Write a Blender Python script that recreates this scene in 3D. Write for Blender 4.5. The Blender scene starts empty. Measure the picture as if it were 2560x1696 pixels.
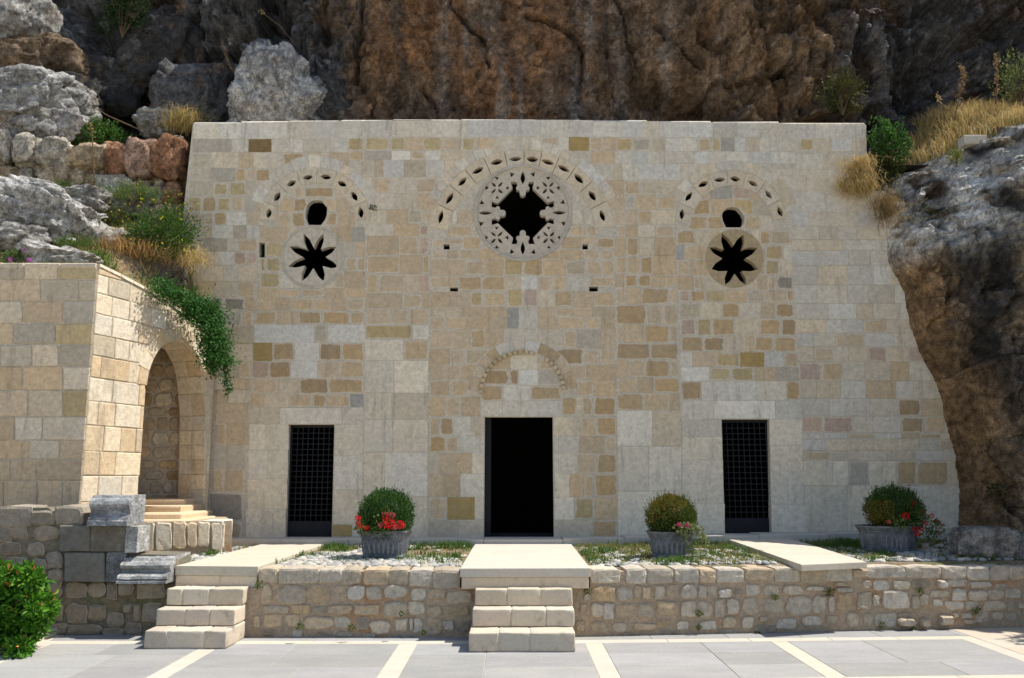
import bpy, bmesh, math, random, re
import numpy as np
from mathutils import Vector
from mathutils.geometry import tessellate_polygon
R = math.radians
rnd = random.Random(7)
RNG = np.random.default_rng(11)
C = bpy.context.scene.collection
scn = bpy.context.scene

# ------------------------------------------------------------------ camera, light, exposure
F = 2130.0; TH = math.atan(342 / F); H = 2.0
cam = bpy.data.cameras.new('camera'); camo = bpy.data.objects.new('camera', cam); C.objects.link(camo)
camo.location = (0, 0, H); camo.rotation_euler = (R(90) + TH, 0, 0)
cam.sensor_width = 36; cam.lens = 36 * F / 2560; cam.clip_end = 2000
scn.camera = camo
SUN = Vector((0.60, 0.085, 1.0)).normalized()
world = bpy.data.worlds.new('World'); scn.world = world; world.use_nodes = True
wn = world.node_tree.nodes; wl = world.node_tree.links
bg = wn['Background']; sky = wn.new('ShaderNodeTexSky'); sky.sky_type = 'NISHITA'; sky.sun_disc = False
sky.sun_elevation = math.asin(SUN.z); sky.sun_rotation = math.atan2(SUN.x, SUN.y)
wl.new(sky.outputs[0], bg.inputs[0]); bg.inputs[1].default_value = 0.092
sl = bpy.data.lights.new('sun', 'SUN'); sl.energy = 3.55; sl.angle = R(0.5); sl.color = (1.0, 0.95, 0.87)
so = bpy.data.objects.new('sun', sl); C.objects.link(so); so.rotation_euler = SUN.to_track_quat('Z', 'Y').to_euler()
scn.view_settings.view_transform = 'Standard'; scn.view_settings.look = 'None'
scn.view_settings.exposure = 0.90; scn.view_settings.gamma = 1; scn.view_settings.use_curve_mapping = False
scn.cycles.max_bounces = 8; scn.cycles.diffuse_bounces = 4

# ------------------------------------------------------------------ geometry helpers
ct, st = math.cos(TH), math.sin(TH)
def ray(u, v):
    x = (u - 1280) / F; y = -(v - 848) / F
    return Vector((x, ct - st * y, st + ct * y))
O = Vector((0, 0, H))
def onZ(u, v, z):
    d = ray(u, v); return O + d * ((z - H) / d.z)
def onY(u, v, y):
    d = ray(u, v); return O + d * (y / d.y)
class Plane:
    "a vertical wall plane: a runs along it, b is height, d is how far a piece stands proud of it"
    def __init__(s, p, q):
        s.p = Vector((p[0], p[1], 0)); s.e = (Vector((q[0], q[1], 0)) - s.p).normalized()
        s.n = Vector((s.e.y, -s.e.x, 0))
    def px(s, u, v):
        d = ray(u, v); P = O + d * ((s.p - O).dot(s.n) / d.dot(s.n))
        return ((P - s.p).dot(s.e), P.z)
    def at(s, a, b, d=0.0):
        return s.p + s.e * a + s.n * d + Vector((0, 0, b))
ZT = 0.845; YF = 15.48
def zt(x, y): return ZT + max(0, x - .5) * .019 * (y - 11.2) / 4.3
FP = Plane((0, YF), (1, YF))

def lab(o, label=None, cat=None, group=None, kind=None):
    if label: o['label'] = label
    if cat: o['category'] = cat
    if group: o['group'] = group
    if kind: o['kind'] = kind
    return o
def thing(name, label, cat, loc=(0, 0, 0), group=None):
    o = bpy.data.objects.new(name, None); C.objects.link(o); o.location = loc; o.empty_display_size = .2
    return lab(o, label, cat, group)
def wloc(o):
    v = Vector(o.location)
    while o.parent: o = o.parent; v += Vector(o.location)
    return v
def me(name, V, Fs, mat, tone=None, edge=None, smooth=False):
    m = bpy.data.meshes.new(name)
    if isinstance(V, np.ndarray): V = V.tolist()
    if isinstance(Fs, np.ndarray): Fs = Fs.tolist()
    m.from_pydata(V, [], Fs); m.materials.append(mat)
    n = len(V)
    if tone is not None:
        t = np.ones((n, 4), np.float32); t[:, :3] = np.asarray(tone, np.float32)
        m.attributes.new('tone', 'FLOAT_COLOR', 'POINT').data.foreach_set('color', t.ravel())
    if edge is not None:
        m.attributes.new('edge', 'FLOAT', 'POINT').data.foreach_set('value', np.asarray(edge, np.float32))
    if smooth: m.polygons.foreach_set('use_smooth', [True] * len(m.polygons))
    return m
def obj(name, V, Fs, mat, parent=None, tone=None, edge=None, smooth=False):
    if parent is not None:
        w = wloc(parent)
        if isinstance(V, np.ndarray): V = V - np.array(w)
        else: V = [Vector(v) - w for v in V]
    o = bpy.data.objects.new(name, me(name, V, Fs, mat, tone, edge, smooth)); C.objects.link(o)
    if parent is not None: o.parent = parent
    return o
def recalc(o):
    b = bmesh.new(); b.from_mesh(o.data); bmesh.ops.recalc_face_normals(b, faces=b.faces); b.to_mesh(o.data); b.free(); return o
class Acc:
    def __init__(s): s.V = []; s.F = []; s.T = []; s.E = []
    def add(s, V, Fs, tone=(.5, .5, .5), edge=None):
        k = len(s.V); s.V += [tuple(v) for v in V]; s.F += [tuple(i + k for i in f) for f in Fs]
        t = np.asarray(tone, float)
        s.T += [tuple(t)] * len(V) if t.ndim == 1 else [tuple(q) for q in t]
        s.E += list(edge) if edge is not None else [1.0] * len(V)
    def obj(s, name, mat, parent=None, smooth=False):
        return obj(name, s.V, s.F, mat, parent, s.T, s.E, smooth)

# ------------------------------------------------------------------ noise
_P = np.random.default_rng(5).permutation(256); _P = np.concatenate([_P, _P, _P])
_G = np.random.default_rng(6).normal(size=(256, 3)); _G /= np.linalg.norm(_G, axis=1)[:, None]
def pn(p):
    i = np.floor(p).astype(int); f = p - i; i &= 255
    u = f * f * f * (f * (f * 6 - 15) + 10); r = 0
    for dx in (0, 1):
        for dy in (0, 1):
            for dz in (0, 1):
                h = _P[_P[_P[i[:, 0] + dx] + i[:, 1] + dy] + i[:, 2] + dz]
                g = (_G[h] * (f - np.array([dx, dy, dz]))).sum(1)
                w = (u[:, 0] if dx else 1 - u[:, 0]) * (u[:, 1] if dy else 1 - u[:, 1]) * (u[:, 2] if dz else 1 - u[:, 2])
                r = r + g * w
    return r
def fbm(p, oct=5, ridged=False, gain=.5):
    p = np.asarray(p, float) + 37.3; a = 1.0; r = 0
    for k in range(oct):
        n = pn(p); r = r + a * ((1 - 2.2 * np.abs(n)) if ridged else n); p = p * 2.03 + 11.7; a *= gain
    return r
def sst(x, a, b):
    t = np.clip((x - a) / (b - a), 0, 1); return t * t * (3 - 2 * t)
def lerp(a, b, t): return a + (b - a) * t
def vcell(p):
    "distance difference F2-F1 of random cells: small at cell borders (cracks)"
    i = np.floor(p).astype(int); f = p - i; d1 = np.full(len(p), 9.); d2 = d1.copy()
    for dx in (-1, 0, 1):
        for dy in (-1, 0, 1):
            for dz in (-1, 0, 1):
                h = _P[_P[_P[(i[:, 0] + dx) & 255] + ((i[:, 1] + dy) & 255)] + ((i[:, 2] + dz) & 255)]
                q = np.array([dx, dy, dz]) + .5 + .38 * _G[h] / .9 - f
                d = np.sqrt((q * q).sum(1)); m = d < d1
                d2 = np.where(m, d1, np.minimum(d2, d)); d1 = np.where(m, d, d1)
    return d2 - d1

def facet(p, tilt=1.):
    "broken-rock relief: every random cell is a flat tilted chip; returns (height, border distance)"
    p = np.asarray(p, float); i = np.floor(p).astype(int); f = p - i; d1 = np.full(len(p), 9.); d2 = d1.copy(); hh = np.zeros(len(p)); 
    for dx in (-1, 0, 1):
        for dy in (-1, 0, 1):
            for dz in (-1, 0, 1):
                h = _P[_P[_P[(i[:, 0] + dx) & 255] + ((i[:, 1] + dy) & 255)] + ((i[:, 2] + dz) & 255)]
                q = np.array([dx, dy, dz]) + .5 + .42 * _G[h] - f
                d = np.sqrt((q * q).sum(1)); m = d < d1; g = _G[(h * 7 + 13) & 255]
                hh = np.where(m, (h / 255. - .5) + tilt * (q * g).sum(1), hh)
                d2 = np.where(m, d1, np.minimum(d2, d)); d1 = np.where(m, d, d1)
    return hh, d2 - d1
# ------------------------------------------------------------------ materials
class NT:
    def __init__(s, name):
        s.m = bpy.data.materials.new(name); s.m.use_nodes = True; s.t = s.m.node_tree
        s.b = s.t.nodes['Principled BSDF']; s.b.inputs['Specular IOR Level'].default_value = .25
        s.tc = s.t.nodes.new('ShaderNodeTexCoord'); g = s.t.nodes.new('ShaderNodeNewGeometry'); s.P = g.outputs['Position']
    def n(s, k): return s.t.nodes.new(k)
    def l(s, a, b): s.t.links.new(a, b)
    def inp(s, sock, v):
        if hasattr(v, 'links'): s.l(v, sock)
        elif isinstance(v, (tuple, list)) and len(v) == 3 and sock.type == 'RGBA': sock.default_value = (*v, 1)
        else: sock.default_value = v
    def noise(s, scale, detail=4, rough=.6, vec=None, sc3=None, dist=0):
        k = s.n('ShaderNodeTexNoise'); k.inputs['Scale'].default_value = scale; k.inputs['Detail'].default_value = detail
        k.inputs['Roughness'].default_value = rough; k.inputs['Distortion'].default_value = dist
        v = vec or s.P
        if sc3:
            mp = s.n('ShaderNodeMapping'); mp.inputs['Scale'].default_value = sc3; s.l(v, mp.inputs[0]); v = mp.outputs[0]
        s.l(v, k.inputs['Vector']); return k.outputs[0]
    def vor(s, scale, feat='F1', sc3=None, rand=1):
        k = s.n('ShaderNodeTexVoronoi'); k.feature = feat; k.inputs['Scale'].default_value = scale; k.inputs['Randomness'].default_value = rand
        v = s.P
        if sc3:
            mp = s.n('ShaderNodeMapping'); mp.inputs['Scale'].default_value = sc3; s.l(v, mp.inputs[0]); v = mp.outputs[0]
        s.l(v, k.inputs['Vector']); return k.outputs[0]
    def ramp(s, f, a, b, lo=0., hi=1.):
        k = s.n('ShaderNodeMapRange'); k.interpolation_type = 'SMOOTHSTEP'
        s.l(f, k.inputs[0]); k.inputs[1].default_value = a; k.inputs[2].default_value = b
        k.inputs[3].default_value = lo; k.inputs[4].default_value = hi; return k.outputs[0]
    def mix(s, f, a, b, mode='MIX'):
        k = s.n('ShaderNodeMix'); k.data_type = 'RGBA'; k.blend_type = mode
        s.inp(k.inputs[0], f); s.inp(k.inputs[6], a); s.inp(k.inputs[7], b); return k.outputs[2]
    def math(s, op, a, b=0.):
        k = s.n('ShaderNodeMath'); k.operation = op; s.inp(k.inputs[0], a); s.inp(k.inputs[1], b); return k.outputs[0]
    def attr(s, name):
        k = s.n('ShaderNodeAttribute'); k.attribute_name = name; return k
    def mul(s, col, f):
        k = s.n('ShaderNodeMix'); k.data_type = 'RGBA'; k.blend_type = 'MULTIPLY'; k.inputs[0].default_value = 1
        s.inp(k.inputs[6], col); cb = s.n('ShaderNodeCombineColor')
        for i in range(3): s.l(f, cb.inputs[i])
        s.l(cb.outputs[0], k.inputs[7]); return k.outputs[2]
    def bump(s, h, strength, dist, prev=None):
        k = s.n('ShaderNodeBump'); k.inputs['Strength'].default_value = strength; k.inputs['Distance'].default_value = dist
        s.l(h, k.inputs['Height'])
        if prev: s.l(prev, k.inputs['Normal'])
        return k.outputs[0]
    def done(s, col, rough=.9, normal=None):
        s.inp(s.b.inputs['Base Color'], col); s.inp(s.b.inputs['Roughness'], rough)
        if normal: s.l(normal, s.b.inputs['Normal'])
        return s.m

def mat_masonry(name, mortar=(.65, .575, .455), rough_b=.9, soft=.34, grey=.25, fleck=.25, var=.18, gap_shade=0., stain_=.52):
    k = NT(name); t = k.attr('tone').outputs['Color']; e = k.attr('edge').outputs['Fac']
    n1 = k.noise(3.1, 5, .65); n2 = k.noise(14, 6, .7); n3 = k.noise(60, 4, .7); str_ = k.noise(2.2, 5, .7, sc3=(2.6, 1, .35))
    col = k.mul(t, k.ramp(n2, .25, .75, 1 - var, 1 + var * .9))
    col = k.mul(col, k.ramp(n3, .25, .75, 1 - var * .4, 1 + var * .35))
    # patches of grey bleaching and darker crust that belong to the stone
    col = k.mix(k.ramp(n1, .52, .72, 0, grey), col, (.40, .385, .35))
    col = k.mix(k.ramp(k.noise(4.3, 5, .7, dist=.5), .54, .74, 0, .22), col, (.48, .35, .20))
    pit = k.math('MULTIPLY', k.ramp(k.noise(30, 4, .8), .57, .64, 0, fleck * 2.2), k.ramp(k.noise(1.9, 4, .7), .42, .66, .12, 1.))
    col = k.mix(pit, col, (.16, .125, .085))
    # mortar smeared over the edge of each stone
    s1 = k.math('ADD', e, k.math('MULTIPLY', k.math('SUBTRACT', k.noise(11, 6, .72), .5), 1.7))
    msk = k.ramp(s1, soft - .22, soft + .30, 1, 0)
    if gap_shade:
        cv = k.math('MULTIPLY', k.ramp(k.math('ABSOLUTE', k.math('SUBTRACT', s1, soft + .05)), .0, .16, gap_shade, 0), k.ramp(k.noise(5, 3, .6), .42, .58)); col = k.mix(cv, col, (.10, .08, .06))  # gap shadows round the rubble stones, painted as a broken dark line
    mort = k.mul(mortar, k.ramp(n2, .25, .75, .84, 1.13))
    col = k.mix(msk, col, mort)
    stn = k.ramp(str_, .53, .74, 0, stain_); col = k.mix(stn, col, (.23, .19, .145))
    h = k.math('ADD', k.math('MULTIPLY', n2, .7), k.math('MULTIPLY', n3, .45))
    nb = k.bump(h, rough_b, .02)
    return k.done(col, .92, nb)
M_stone = mat_masonry('facade_limestone')
M_ashlar = mat_masonry('ashlar_limestone', mortar=(.50, .43, .31), rough_b=.9, soft=.18, grey=.18, var=.2)
M_rubble = mat_masonry('rubble_stone', mortar=(.47, .37, .265), rough_b=1., soft=.34, grey=.45, fleck=.4, var=.26, gap_shade=.85)
def mat_mortar(name, c1, c2, b=.5, c3=None):
    k = NT(name); n1 = k.noise(2.5, 5, .6); n2 = k.noise(22, 6, .7); n3 = k.noise(90, 3, .7)
    col = k.mix(k.ramp(n1, .35, .65), c1, c2)
    if c3: col = k.mix(k.ramp(k.noise(.9, 4, .6), .55, .68, 0, .8), col, c3)
    col = k.mul(col, k.ramp(n2, .25, .75, .74, 1.16)); col = k.mul(col, k.ramp(n3, .3, .7, .85, 1.1))
    return k.done(col, .95, k.bump(k.math('ADD', n2, k.math('MULTIPLY', n3, .5)), b, .02))
M_mortar = mat_mortar('pale_mortar', (.645, .57, .45), (.595, .53, .42))
M_mortar3 = mat_mortar('old_wall_mortar', (.26, .22, .155), (.19, .175, .14), 1.)
M_mortar2 = mat_mortar('tan_mortar', (.50, .375, .255), (.43, .345, .25), .9, (.42, .22, .095))
def mat_slab(name, c1, c2, b=.2, stain=.22):
    k = NT(name); t = k.attr('tone').outputs['Color']
    n1 = k.noise(1.6, 6, .62, sc3=(1, 2.2, 1)); n2 = k.noise(26, 5, .7); n3 = k.noise(6, 5, .7)
    col = k.mix(k.ramp(n1, .3, .7), c1, c2); col = k.mix(1., col, t, 'MULTIPLY')
    col = k.mul(col, k.ramp(n2, .25, .75, .90, 1.08)); col = k.mix(k.ramp(n3, .54, .74, 0, stain), col, (.30, .22, .14))
    return k.done(col, .8, k.bump(k.math('ADD', n2, k.math('MULTIPLY', n3, .6)), b, .012))
M_slab = mat_slab('cream_slab', (.55, .515, .445), (.50, .465, .395))
M_tile = mat_slab('grey_tile', (.325, .32, .305), (.28, .278, .27), .1, .25)
M_step = mat_slab('step_stone', (.60, .53, .43), (.54, .485, .40), .5, .62)
def mat_rock(name, b=1., pores=.5, lich=.55, con=.45):
    k = NT(name); t = k.attr('tone').outputs['Color']
    n1 = k.noise(1.3, 6, .68); n2 = k.noise(7, 7, .72); n3 = k.noise(34, 5, .75)
    col = k.mul(t, k.ramp(n1, .30, .70, .66, 1.34)); col = k.mul(col, k.ramp(n2, .34, .66, 1 - con, 1 + con)); col = k.mul(col, k.ramp(n3, .36, .64, .68, 1.32))
    pit = k.ramp(k.noise(17, 5, .75, dist=.4), .57, .68, 0, pores); col = k.mix(pit, col, (.055, .048, .04))
    li = k.ramp(k.noise(5.5, 8, .8, dist=.8), .60, .66, 0, lich); col = k.mix(li, col, (.46, .46, .455))
    cr = k.ramp(k.vor(2.2, 'DISTANCE_TO_EDGE', sc3=(1, 1, .45)), 0, .014, .16, 0); col = k.mix(cr, col, (.05, .04, .032))
    h = k.math('ADD', k.math('MULTIPLY', n2, 1.), k.math('MULTIPLY', n3, .45)); h = k.math('SUBTRACT', h, k.math('MULTIPLY', pit, .5))
    return k.done(col, .95, k.bump(h, b, .11))
M_rock = mat_rock('cliff_rock', 1., .5, .38, .45)
M_lime = mat_rock('grey_limestone_rock', 1., .75, .45, .5); M_carved = mat_rock('weathered_grey_marble', .7, .3, .25, .3)
def mat_plain(name, c, rough=.6, metal=0., nz=8, amp=.25):
    k = NT(name); n = k.noise(nz, 5, .65); k.b.inputs['Metallic'].default_value = metal
    return k.done(k.mul(c, k.ramp(n, .25, .75, 1 - amp, 1 + amp)), rough, k.bump(n, .25, .01))
M_iron = mat_plain('dark_iron', (.012, .0135, .017), .6)
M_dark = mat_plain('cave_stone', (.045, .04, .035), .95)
M_soil = mat_plain('dry_soil', (.21, .155, .10), .95, nz=14, amp=.4)
M_bark = mat_plain('twig_bark', (.13, .09, .055), .9, nz=30)
def mat_lead():
    k = NT('lead_grey'); t = k.noise(9, 6, .7); n2 = k.noise(45, 4, .7)
    col = k.mix(k.ramp(t, .35, .7), (.085, .095, .11), (.19, .20, .215)); col = k.mul(col, k.ramp(n2, .3, .7, .8, 1.2))
    return k.done(col, .55, k.bump(k.math('ADD', t, n2), .3, .01))
M_lead = mat_lead(); M_lead2 = mat_plain('lead_highlight', (.24, .25, .265), .5, nz=20)  # painted highlight: paler lead picks out the raised relief arches
def mat_leaf(name, tr=.3, rough=.55):
    k = NT(name); t = k.attr('tone').outputs['Color']; s = k.t
    k.inp(k.b.inputs['Base Color'], t); k.b.inputs['Roughness'].default_value = rough
    tl = k.n('ShaderNodeBsdfTranslucent'); k.l(t, tl.inputs[0]); mx = k.n('ShaderNodeMixShader'); mx.inputs[0].default_value = tr
    k.l(k.b.outputs[0], mx.inputs[1]); k.l(tl.outputs[0], mx.inputs[2]); k.l(mx.outputs[0], s.nodes['Material Output'].inputs[0]); return k.m
M_leaf = mat_leaf('leaf'); M_petal = mat_leaf('petal', .35, .6); M_grass = mat_leaf('grass_blade', .3, .7)
def mat_ground():
    k = NT('planted_soil'); n = k.noise(1.4, 6, .6); n2 = k.noise(19, 6, .7)
    col = k.mix(k.ramp(n, .4, .62), (.23, .17, .11), (.15, .15, .07)); col = k.mul(col, k.ramp(n2, .25, .75, .6, 1.35))
    return k.done(col, .95, k.bump(n2, .8, .03))
M_ground = mat_ground()
def mat_pebble():
    k = NT('pebble'); t = k.attr('tone').outputs['Color']; n = k.noise(25, 5, .7)
    return k.done(k.mul(t, k.ramp(n, .3, .7, .8, 1.15)), .75, k.bump(n, .2, .01))
M_pebble = mat_pebble()

# ------------------------------------------------------------------ masonry builders
TON = {'W': (.68, .625, .52), 'w': (.76, .70, .585), 'C': (.75, .67, .53), 'c': (.66, .56, .415), 't': (.60, .465, .305), 'T': (.52, .375, .21),
       'b': (.44, .315, .18), 'o': (.53, .415, .225), 'O': (.41, .295, .12), 'g': (.53, .46, .35), 'G': (.32, .28, .215), 'p': (.55, .41, .31), 'k': (.43, .40, .34), 'B': (.22, .15, .065), 's': (.64, .58, .475)}
def tone_of(c, r=rnd, var=.09):
    b = TON[c]; f = 1 + r.uniform(-var, var); h = r.uniform(-.03, .03)
    return (b[0] * f * (1 + h), b[1] * f, b[2] * f * (1 - 2 * h))
def stone_geo(poly, pl, d, ins, dome=0., back=-.03, bev=.6, jit=0., r=rnd):
    n = len(poly); cx = sum(p[0] for p in poly) / n; cy = sum(p[1] for p in poly) / n
    w = max(p[0] for p in poly) - min(p[0] for p in poly); h = max(p[1] for p in poly) - min(p[1] for p in poly)
    kx = 1 - min(.6, 2 * ins / max(w, 1e-4)); ky = 1 - min(.6, 2 * ins / max(h, 1e-4))
    V = [pl.at(a, b, back) for a, b in poly] + [pl.at(a, b, d * (1 - bev)) for a, b in poly]
    V += [pl.at(cx + (a - cx) * kx, cy + (b - cy) * ky, d + r.uniform(-jit, jit)) for a, b in poly]
    Fs = []
    for k in (0, n):
        Fs += [(k + i, k + (i + 1) % n, k + n + (i + 1) % n, k + n + i) for i in range(n)]
    E = [0] * (2 * n) + [1] * n
    if dome:
        V.append(pl.at(cx, cy, d + dome)); E.append(1); Fs += [(2 * n + i, 2 * n + (i + 1) % n, 3 * n) for i in range(n)]
    else: Fs.append(tuple(range(2 * n, 3 * n)))
    return V, Fs, E
def rect_px(x0, x1, y0, y1, j=1.4, ch=3., r=rnd):
    "rectangle with knocked corners and slightly wandering edges, image y downwards"
    J = lambda: r.uniform(-j, j); c = [ch * r.uniform(.3, 1.3) for _ in range(4)]
    xm, ym = (x0 + x1) / 2 + 6 * J() / 3, (y0 + y1) / 2 + 5 * J() / 3
    return [(x0 + c[0], y0 + J()), (xm, y0 + J()), (x1 - c[1], y0 + J()), (x1 + J(), y0 + c[1]), (x1 + J(), ym), (x1 + J(), y1 - c[2]),
            (x1 - c[2], y1 + J()), (xm, y1 + J()), (x0 + c[3], y1 + J()), (x0 + J(), y1 - c[3]), (x0 + J(), ym), (x0 + J(), y0 + c[0])]
def resample(p, step):
    out = []
    for i in range(len(p)):
        a, b = p[i], p[(i + 1) % len(p)]; L = math.dist(a, b); n = max(1, int(L / step))
        out += [(a[0] + (b[0] - a[0]) * k / n, a[1] + (b[1] - a[1]) * k / n) for k in range(n)]
    return out
def simplify(p, tol=.6):
    ch = True
    while ch and len(p) > 4:
        ch = False; q = []
        i = 0
        while i < len(p):
            a, b, c = p[i - 1] if not q else q[-1], p[i], p[(i + 1) % len(p)]
            L = math.dist(a, c)
            dd = abs((c[0] - a[0]) * (a[1] - b[1]) - (a[0] - b[0]) * (c[1] - a[1])) / L if L > 1e-6 else 0
            if dd < tol and L < 26: ch = True; i += 1; (q.append(c) if i < len(p) else None); i += 1
            else: q.append(b); i += 1
        p = q
    return p
def area(p): return abs(sum(p[i][0] * p[(i + 1) % len(p)][1] - p[(i + 1) % len(p)][0] * p[i][1] for i in range(len(p)))) / 2
def plate(loops, pl, d0, d1):
    "flat stone panel between depth d1 (back) and d0 (front); first loop is the outline, the others are openings"
    pts = [q for l in loops for q in l]; n = len(pts)
    tri = tessellate_polygon([[Vector((a, b, 0)) for a, b in l] for l in loops])
    V = [pl.at(a, b, d0) for a, b in pts] + [pl.at(a, b, d1) for a, b in pts]; Fs = []
    for t in tri:
        a, b, c = (pts[i] for i in t)
        s = (b[0] - a[0]) * (c[1] - a[1]) - (c[0] - a[0]) * (b[1] - a[1])
        if abs(s) < 1e-12: continue
        Fs.append(tuple(t) if s > 0 else tuple(reversed(t)))
    k = 0
    for li, l in enumerate(loops):
        sg = sum(l[i][0] * l[(i + 1) % len(l)][1] - l[(i + 1) % len(l)][0] * l[i][1] for i in range(len(l)))
        m = len(l)
        for i in range(m):
            q = (k + i, k + (i + 1) % m, n + k + (i + 1) % m, n + k + i)
            Fs.append(q if (sg < 0) == (li == 0) else tuple(reversed(q)))
        k += m
    return V, Fs
def circ(cx, cy, r, n=48, a0=0, a1=360, ry=None):
    full = a1 - a0 == 360
    return [(cx + r * math.cos(R(a0 + (a1 - a0) * i / (n if full else n - 1))), cy - (ry or r) * math.sin(R(a0 + (a1 - a0) * i / (n if full else n - 1)))) for i in range(n)]
def lens(cx, cy, L, W, ang, n=6):
    "pointed oval, ang in degrees anticlockwise from horizontal, image y down"
    p = []; c, s = math.cos(R(ang)), math.sin(R(ang))
    for sgn in (1, -1):
        for i in range(n):
            t = -1 + 2 * i / n
            x = sgn * t * L / 2; y = sgn * W / 2 * (1 - t * t)
            p.append((cx + x * c - y * s, cy - (x * s + y * c)))
    return p
def box(x0, x1, y0, y1, z0, z1):
    V = [(x, y, z) for z in (z0, z1) for y in (y0, y1) for x in (x0, x1)]
    return V, [(0, 2, 3, 1), (4, 5, 7, 6), (0, 1, 5, 4), (2, 6, 7, 3), (0, 4, 6, 2), (1, 3, 7, 5)]
def bevbox(x0, x1, y0, y1, z0, z1, b=.01, seg=1, j=0., r=rnd):
    m = bmesh.new(); V, Fs = box(x0, x1, y0, y1, z0, z1); vs = [m.verts.new(v) for v in V]
    for f in Fs: m.faces.new([vs[i] for i in f])
    bmesh.ops.bevel(m, geom=list(m.edges), offset=b, segments=seg, affect='EDGES', profile=.6)
    m.verts.index_update(); V = [tuple(c + r.uniform(-j, j) for c in v.co) for v in m.verts]; Fs = [tuple(v.index for v in f.verts) for f in m.faces]; m.free(); return V, Fs
def sweep(path, rad, n=5):
    "tube along a list of points"
    V = []; Fs = []; k = len(path)
    for i, p in enumerate(path):
        p = Vector(p); t = (Vector(path[min(i + 1, k - 1)]) - Vector(path[max(i - 1, 0)])).normalized()
        u = t.orthogonal().normalized(); w = t.cross(u); r_ = rad[i] if hasattr(rad, '__len__') else rad
        V += [p + (u * math.cos(2 * math.pi * j / n) + w * math.sin(2 * math.pi * j / n)) * r_ for j in range(n)]
    for i in range(k - 1):
        Fs += [(i * n + j, i * n + (j + 1) % n, (i + 1) * n + (j + 1) % n, (i + 1) * n + j) for j in range(n)]
    return V, Fs + [tuple(range(n))[::-1], tuple(range((k - 1) * n, k * n))]
# ------------------------------------------------------------------ the church front
fac = thing('church_facade', 'pale limestone church front with three dark doors and a rose window', 'church', (0, YF, ZT))
def fpx(p): return FP.px(*p)
E1 = lambda y: 649 - (y - 560) * .0456; E2 = lambda y: 917 - (y - 600) * .015; E3 = lambda y: 1076 - (y - 600) * .009
E4 = lambda y: 1536 + (y - 600) * .014; E5 = lambda y: 1690 + (y - 560) * .026; E6 = lambda y: 1976 + (y - 600) * .055
TOP = [(482, 311.5), (600, 307), (720, 304), (850, 302.5), (980, 301), (1150, 300), (1300, 300), (1450, 301.5), (1620, 303.5), (1780, 306), (1950, 309), (2165, 313.5)]
rows = []   # (y0, y1, tokens)
A = rows.append
# courses that run the whole width
A((311, 348, '483 W 548 W 604 s 647 W 718 W 786 s 843 W 903', 1)); A((303, 343, '903 W 980 W 1078 W 1168 W 1222 s 1352 s 1412 W 1482 W 1553', 1)); A((305, 344, '1553 W 1606 s 1648 W 1720 W 1782 s 1844 W 1900', 1))
A((309, 347, '1900 W 1966 s 2038 W 2108 W 2166', 1))
A((348, 381, '481 g 579 W 621 B 679 W 726 w 757 s 818 W 868', 0)); A((343, 378, '868 o 911 o 974 o 1014 t 1057 o 1106 t 1155 o 1190 t 1240 c 1300 c 1350 t 1397 W 1422 O 1473 t 1508 t 1541', 0))
A((345, 379, '1539 o 1581 g 1626 g 1665 w 1709 W 1744 t 1778 o 1802 k 1836 W 1864 c 1898 W 1926 W 1956 W 1998 o 2034 c 2080 W 2129 c 2166', 0))
A((381, 421, '479 g 528 c 558 c 596 t 633 c 668 c 705 T 764 c 830 t 872', 0)); A((378, 401, '872 t 911 g 979 w 1026 t 1064 W 1101 c 1166', 0)); A((379, 410, '1430 c 1480 t 1537 W 1580 W 1618 s 1681 W 1737 W 1774 W 1815 w 1871 W 1933 W 1991', 0)); A((385, 424, '1991 W 2058 c 2114 W 2164', 0))
A((421, 455, '477 c 528 g 588 T 616 t 640 T 677', 0)); A((401, 443, '872 s 901 g 935 t 959 W 1010 g 1064 W 1112 c 1180', 0)); A((410, 451, '1440 c 1490 s 1535 c 1556 W 1597 s 1659 W 1701 c 1760', 0)); A((424, 478, '1930 c 1990 c 2070 W 2120 c 2164', 0))
A((443, 484, '880 c 930 t 978 c 1040 t 1090', 0)); A((451, 488, '1500 t 1560 t 1600 g 1660 c 1700', 0)); A((484, 524, '905 c 985 c 1043 t 1090', 0)); A((488, 525, '1520 t 1562 g 1590 t 1640 t 1690', 0)); A((524, 561, '914 c 966 t 1020 g 1056 t 1090', 0)); A((525, 562, '1530 t 1568 t 1592 t 1630 c 1690', 0))
# left end, below the top courses
A((455, 491, '474 g 532 o 572 o 615 c 648 c 690', 0)); A((491, 531, '470 o 506 T 542 o 578 t 612 g 642 t 668', 0)); A((531, 564, '466 t 535 T 566 W 616 t 646 c 668', 0))
A((564, 597, '464 c 512 t 530 W 584 g 616 W 648', 0)); A((597, 629, '462 t 500 g 567 c 594 t 646', 0)); A((629, 664, '462 t 536 W 586 p 616 p 645', 0)); A((664, 704, '460 t 500 c 558 W 594 c 642', 0))
A((704, 743, '470 t 533 c 579 s 592 t 638', 0)); A((743, 778, '480 G 560 G 613 t 636', 0)); A((778, 816, '490 G 545 g 605 t 634', 0)); A((816, 860, '495 t 560 g 633', 0)); A((860, 903, '500 c 575 c 631', 0)); A((903, 946, '505 t 545 g 598 t 628', 0)); A((946, 975, '510 c 581 t 626', 0))
A((975, 1008, '540 t 571 c 622', 0)); A((1008, 1058, '538 t 622', 0)); A((1058, 1113, '535 t 567 t 621', 0)); A((1113, 1172, '532 g 612', 0)); A((1172, 1231, '528 t 561 t 611', 0)); A((1231, 1304, '521 G 609', 0)); A((1304, 1372, '520 t 606', 0))
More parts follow.
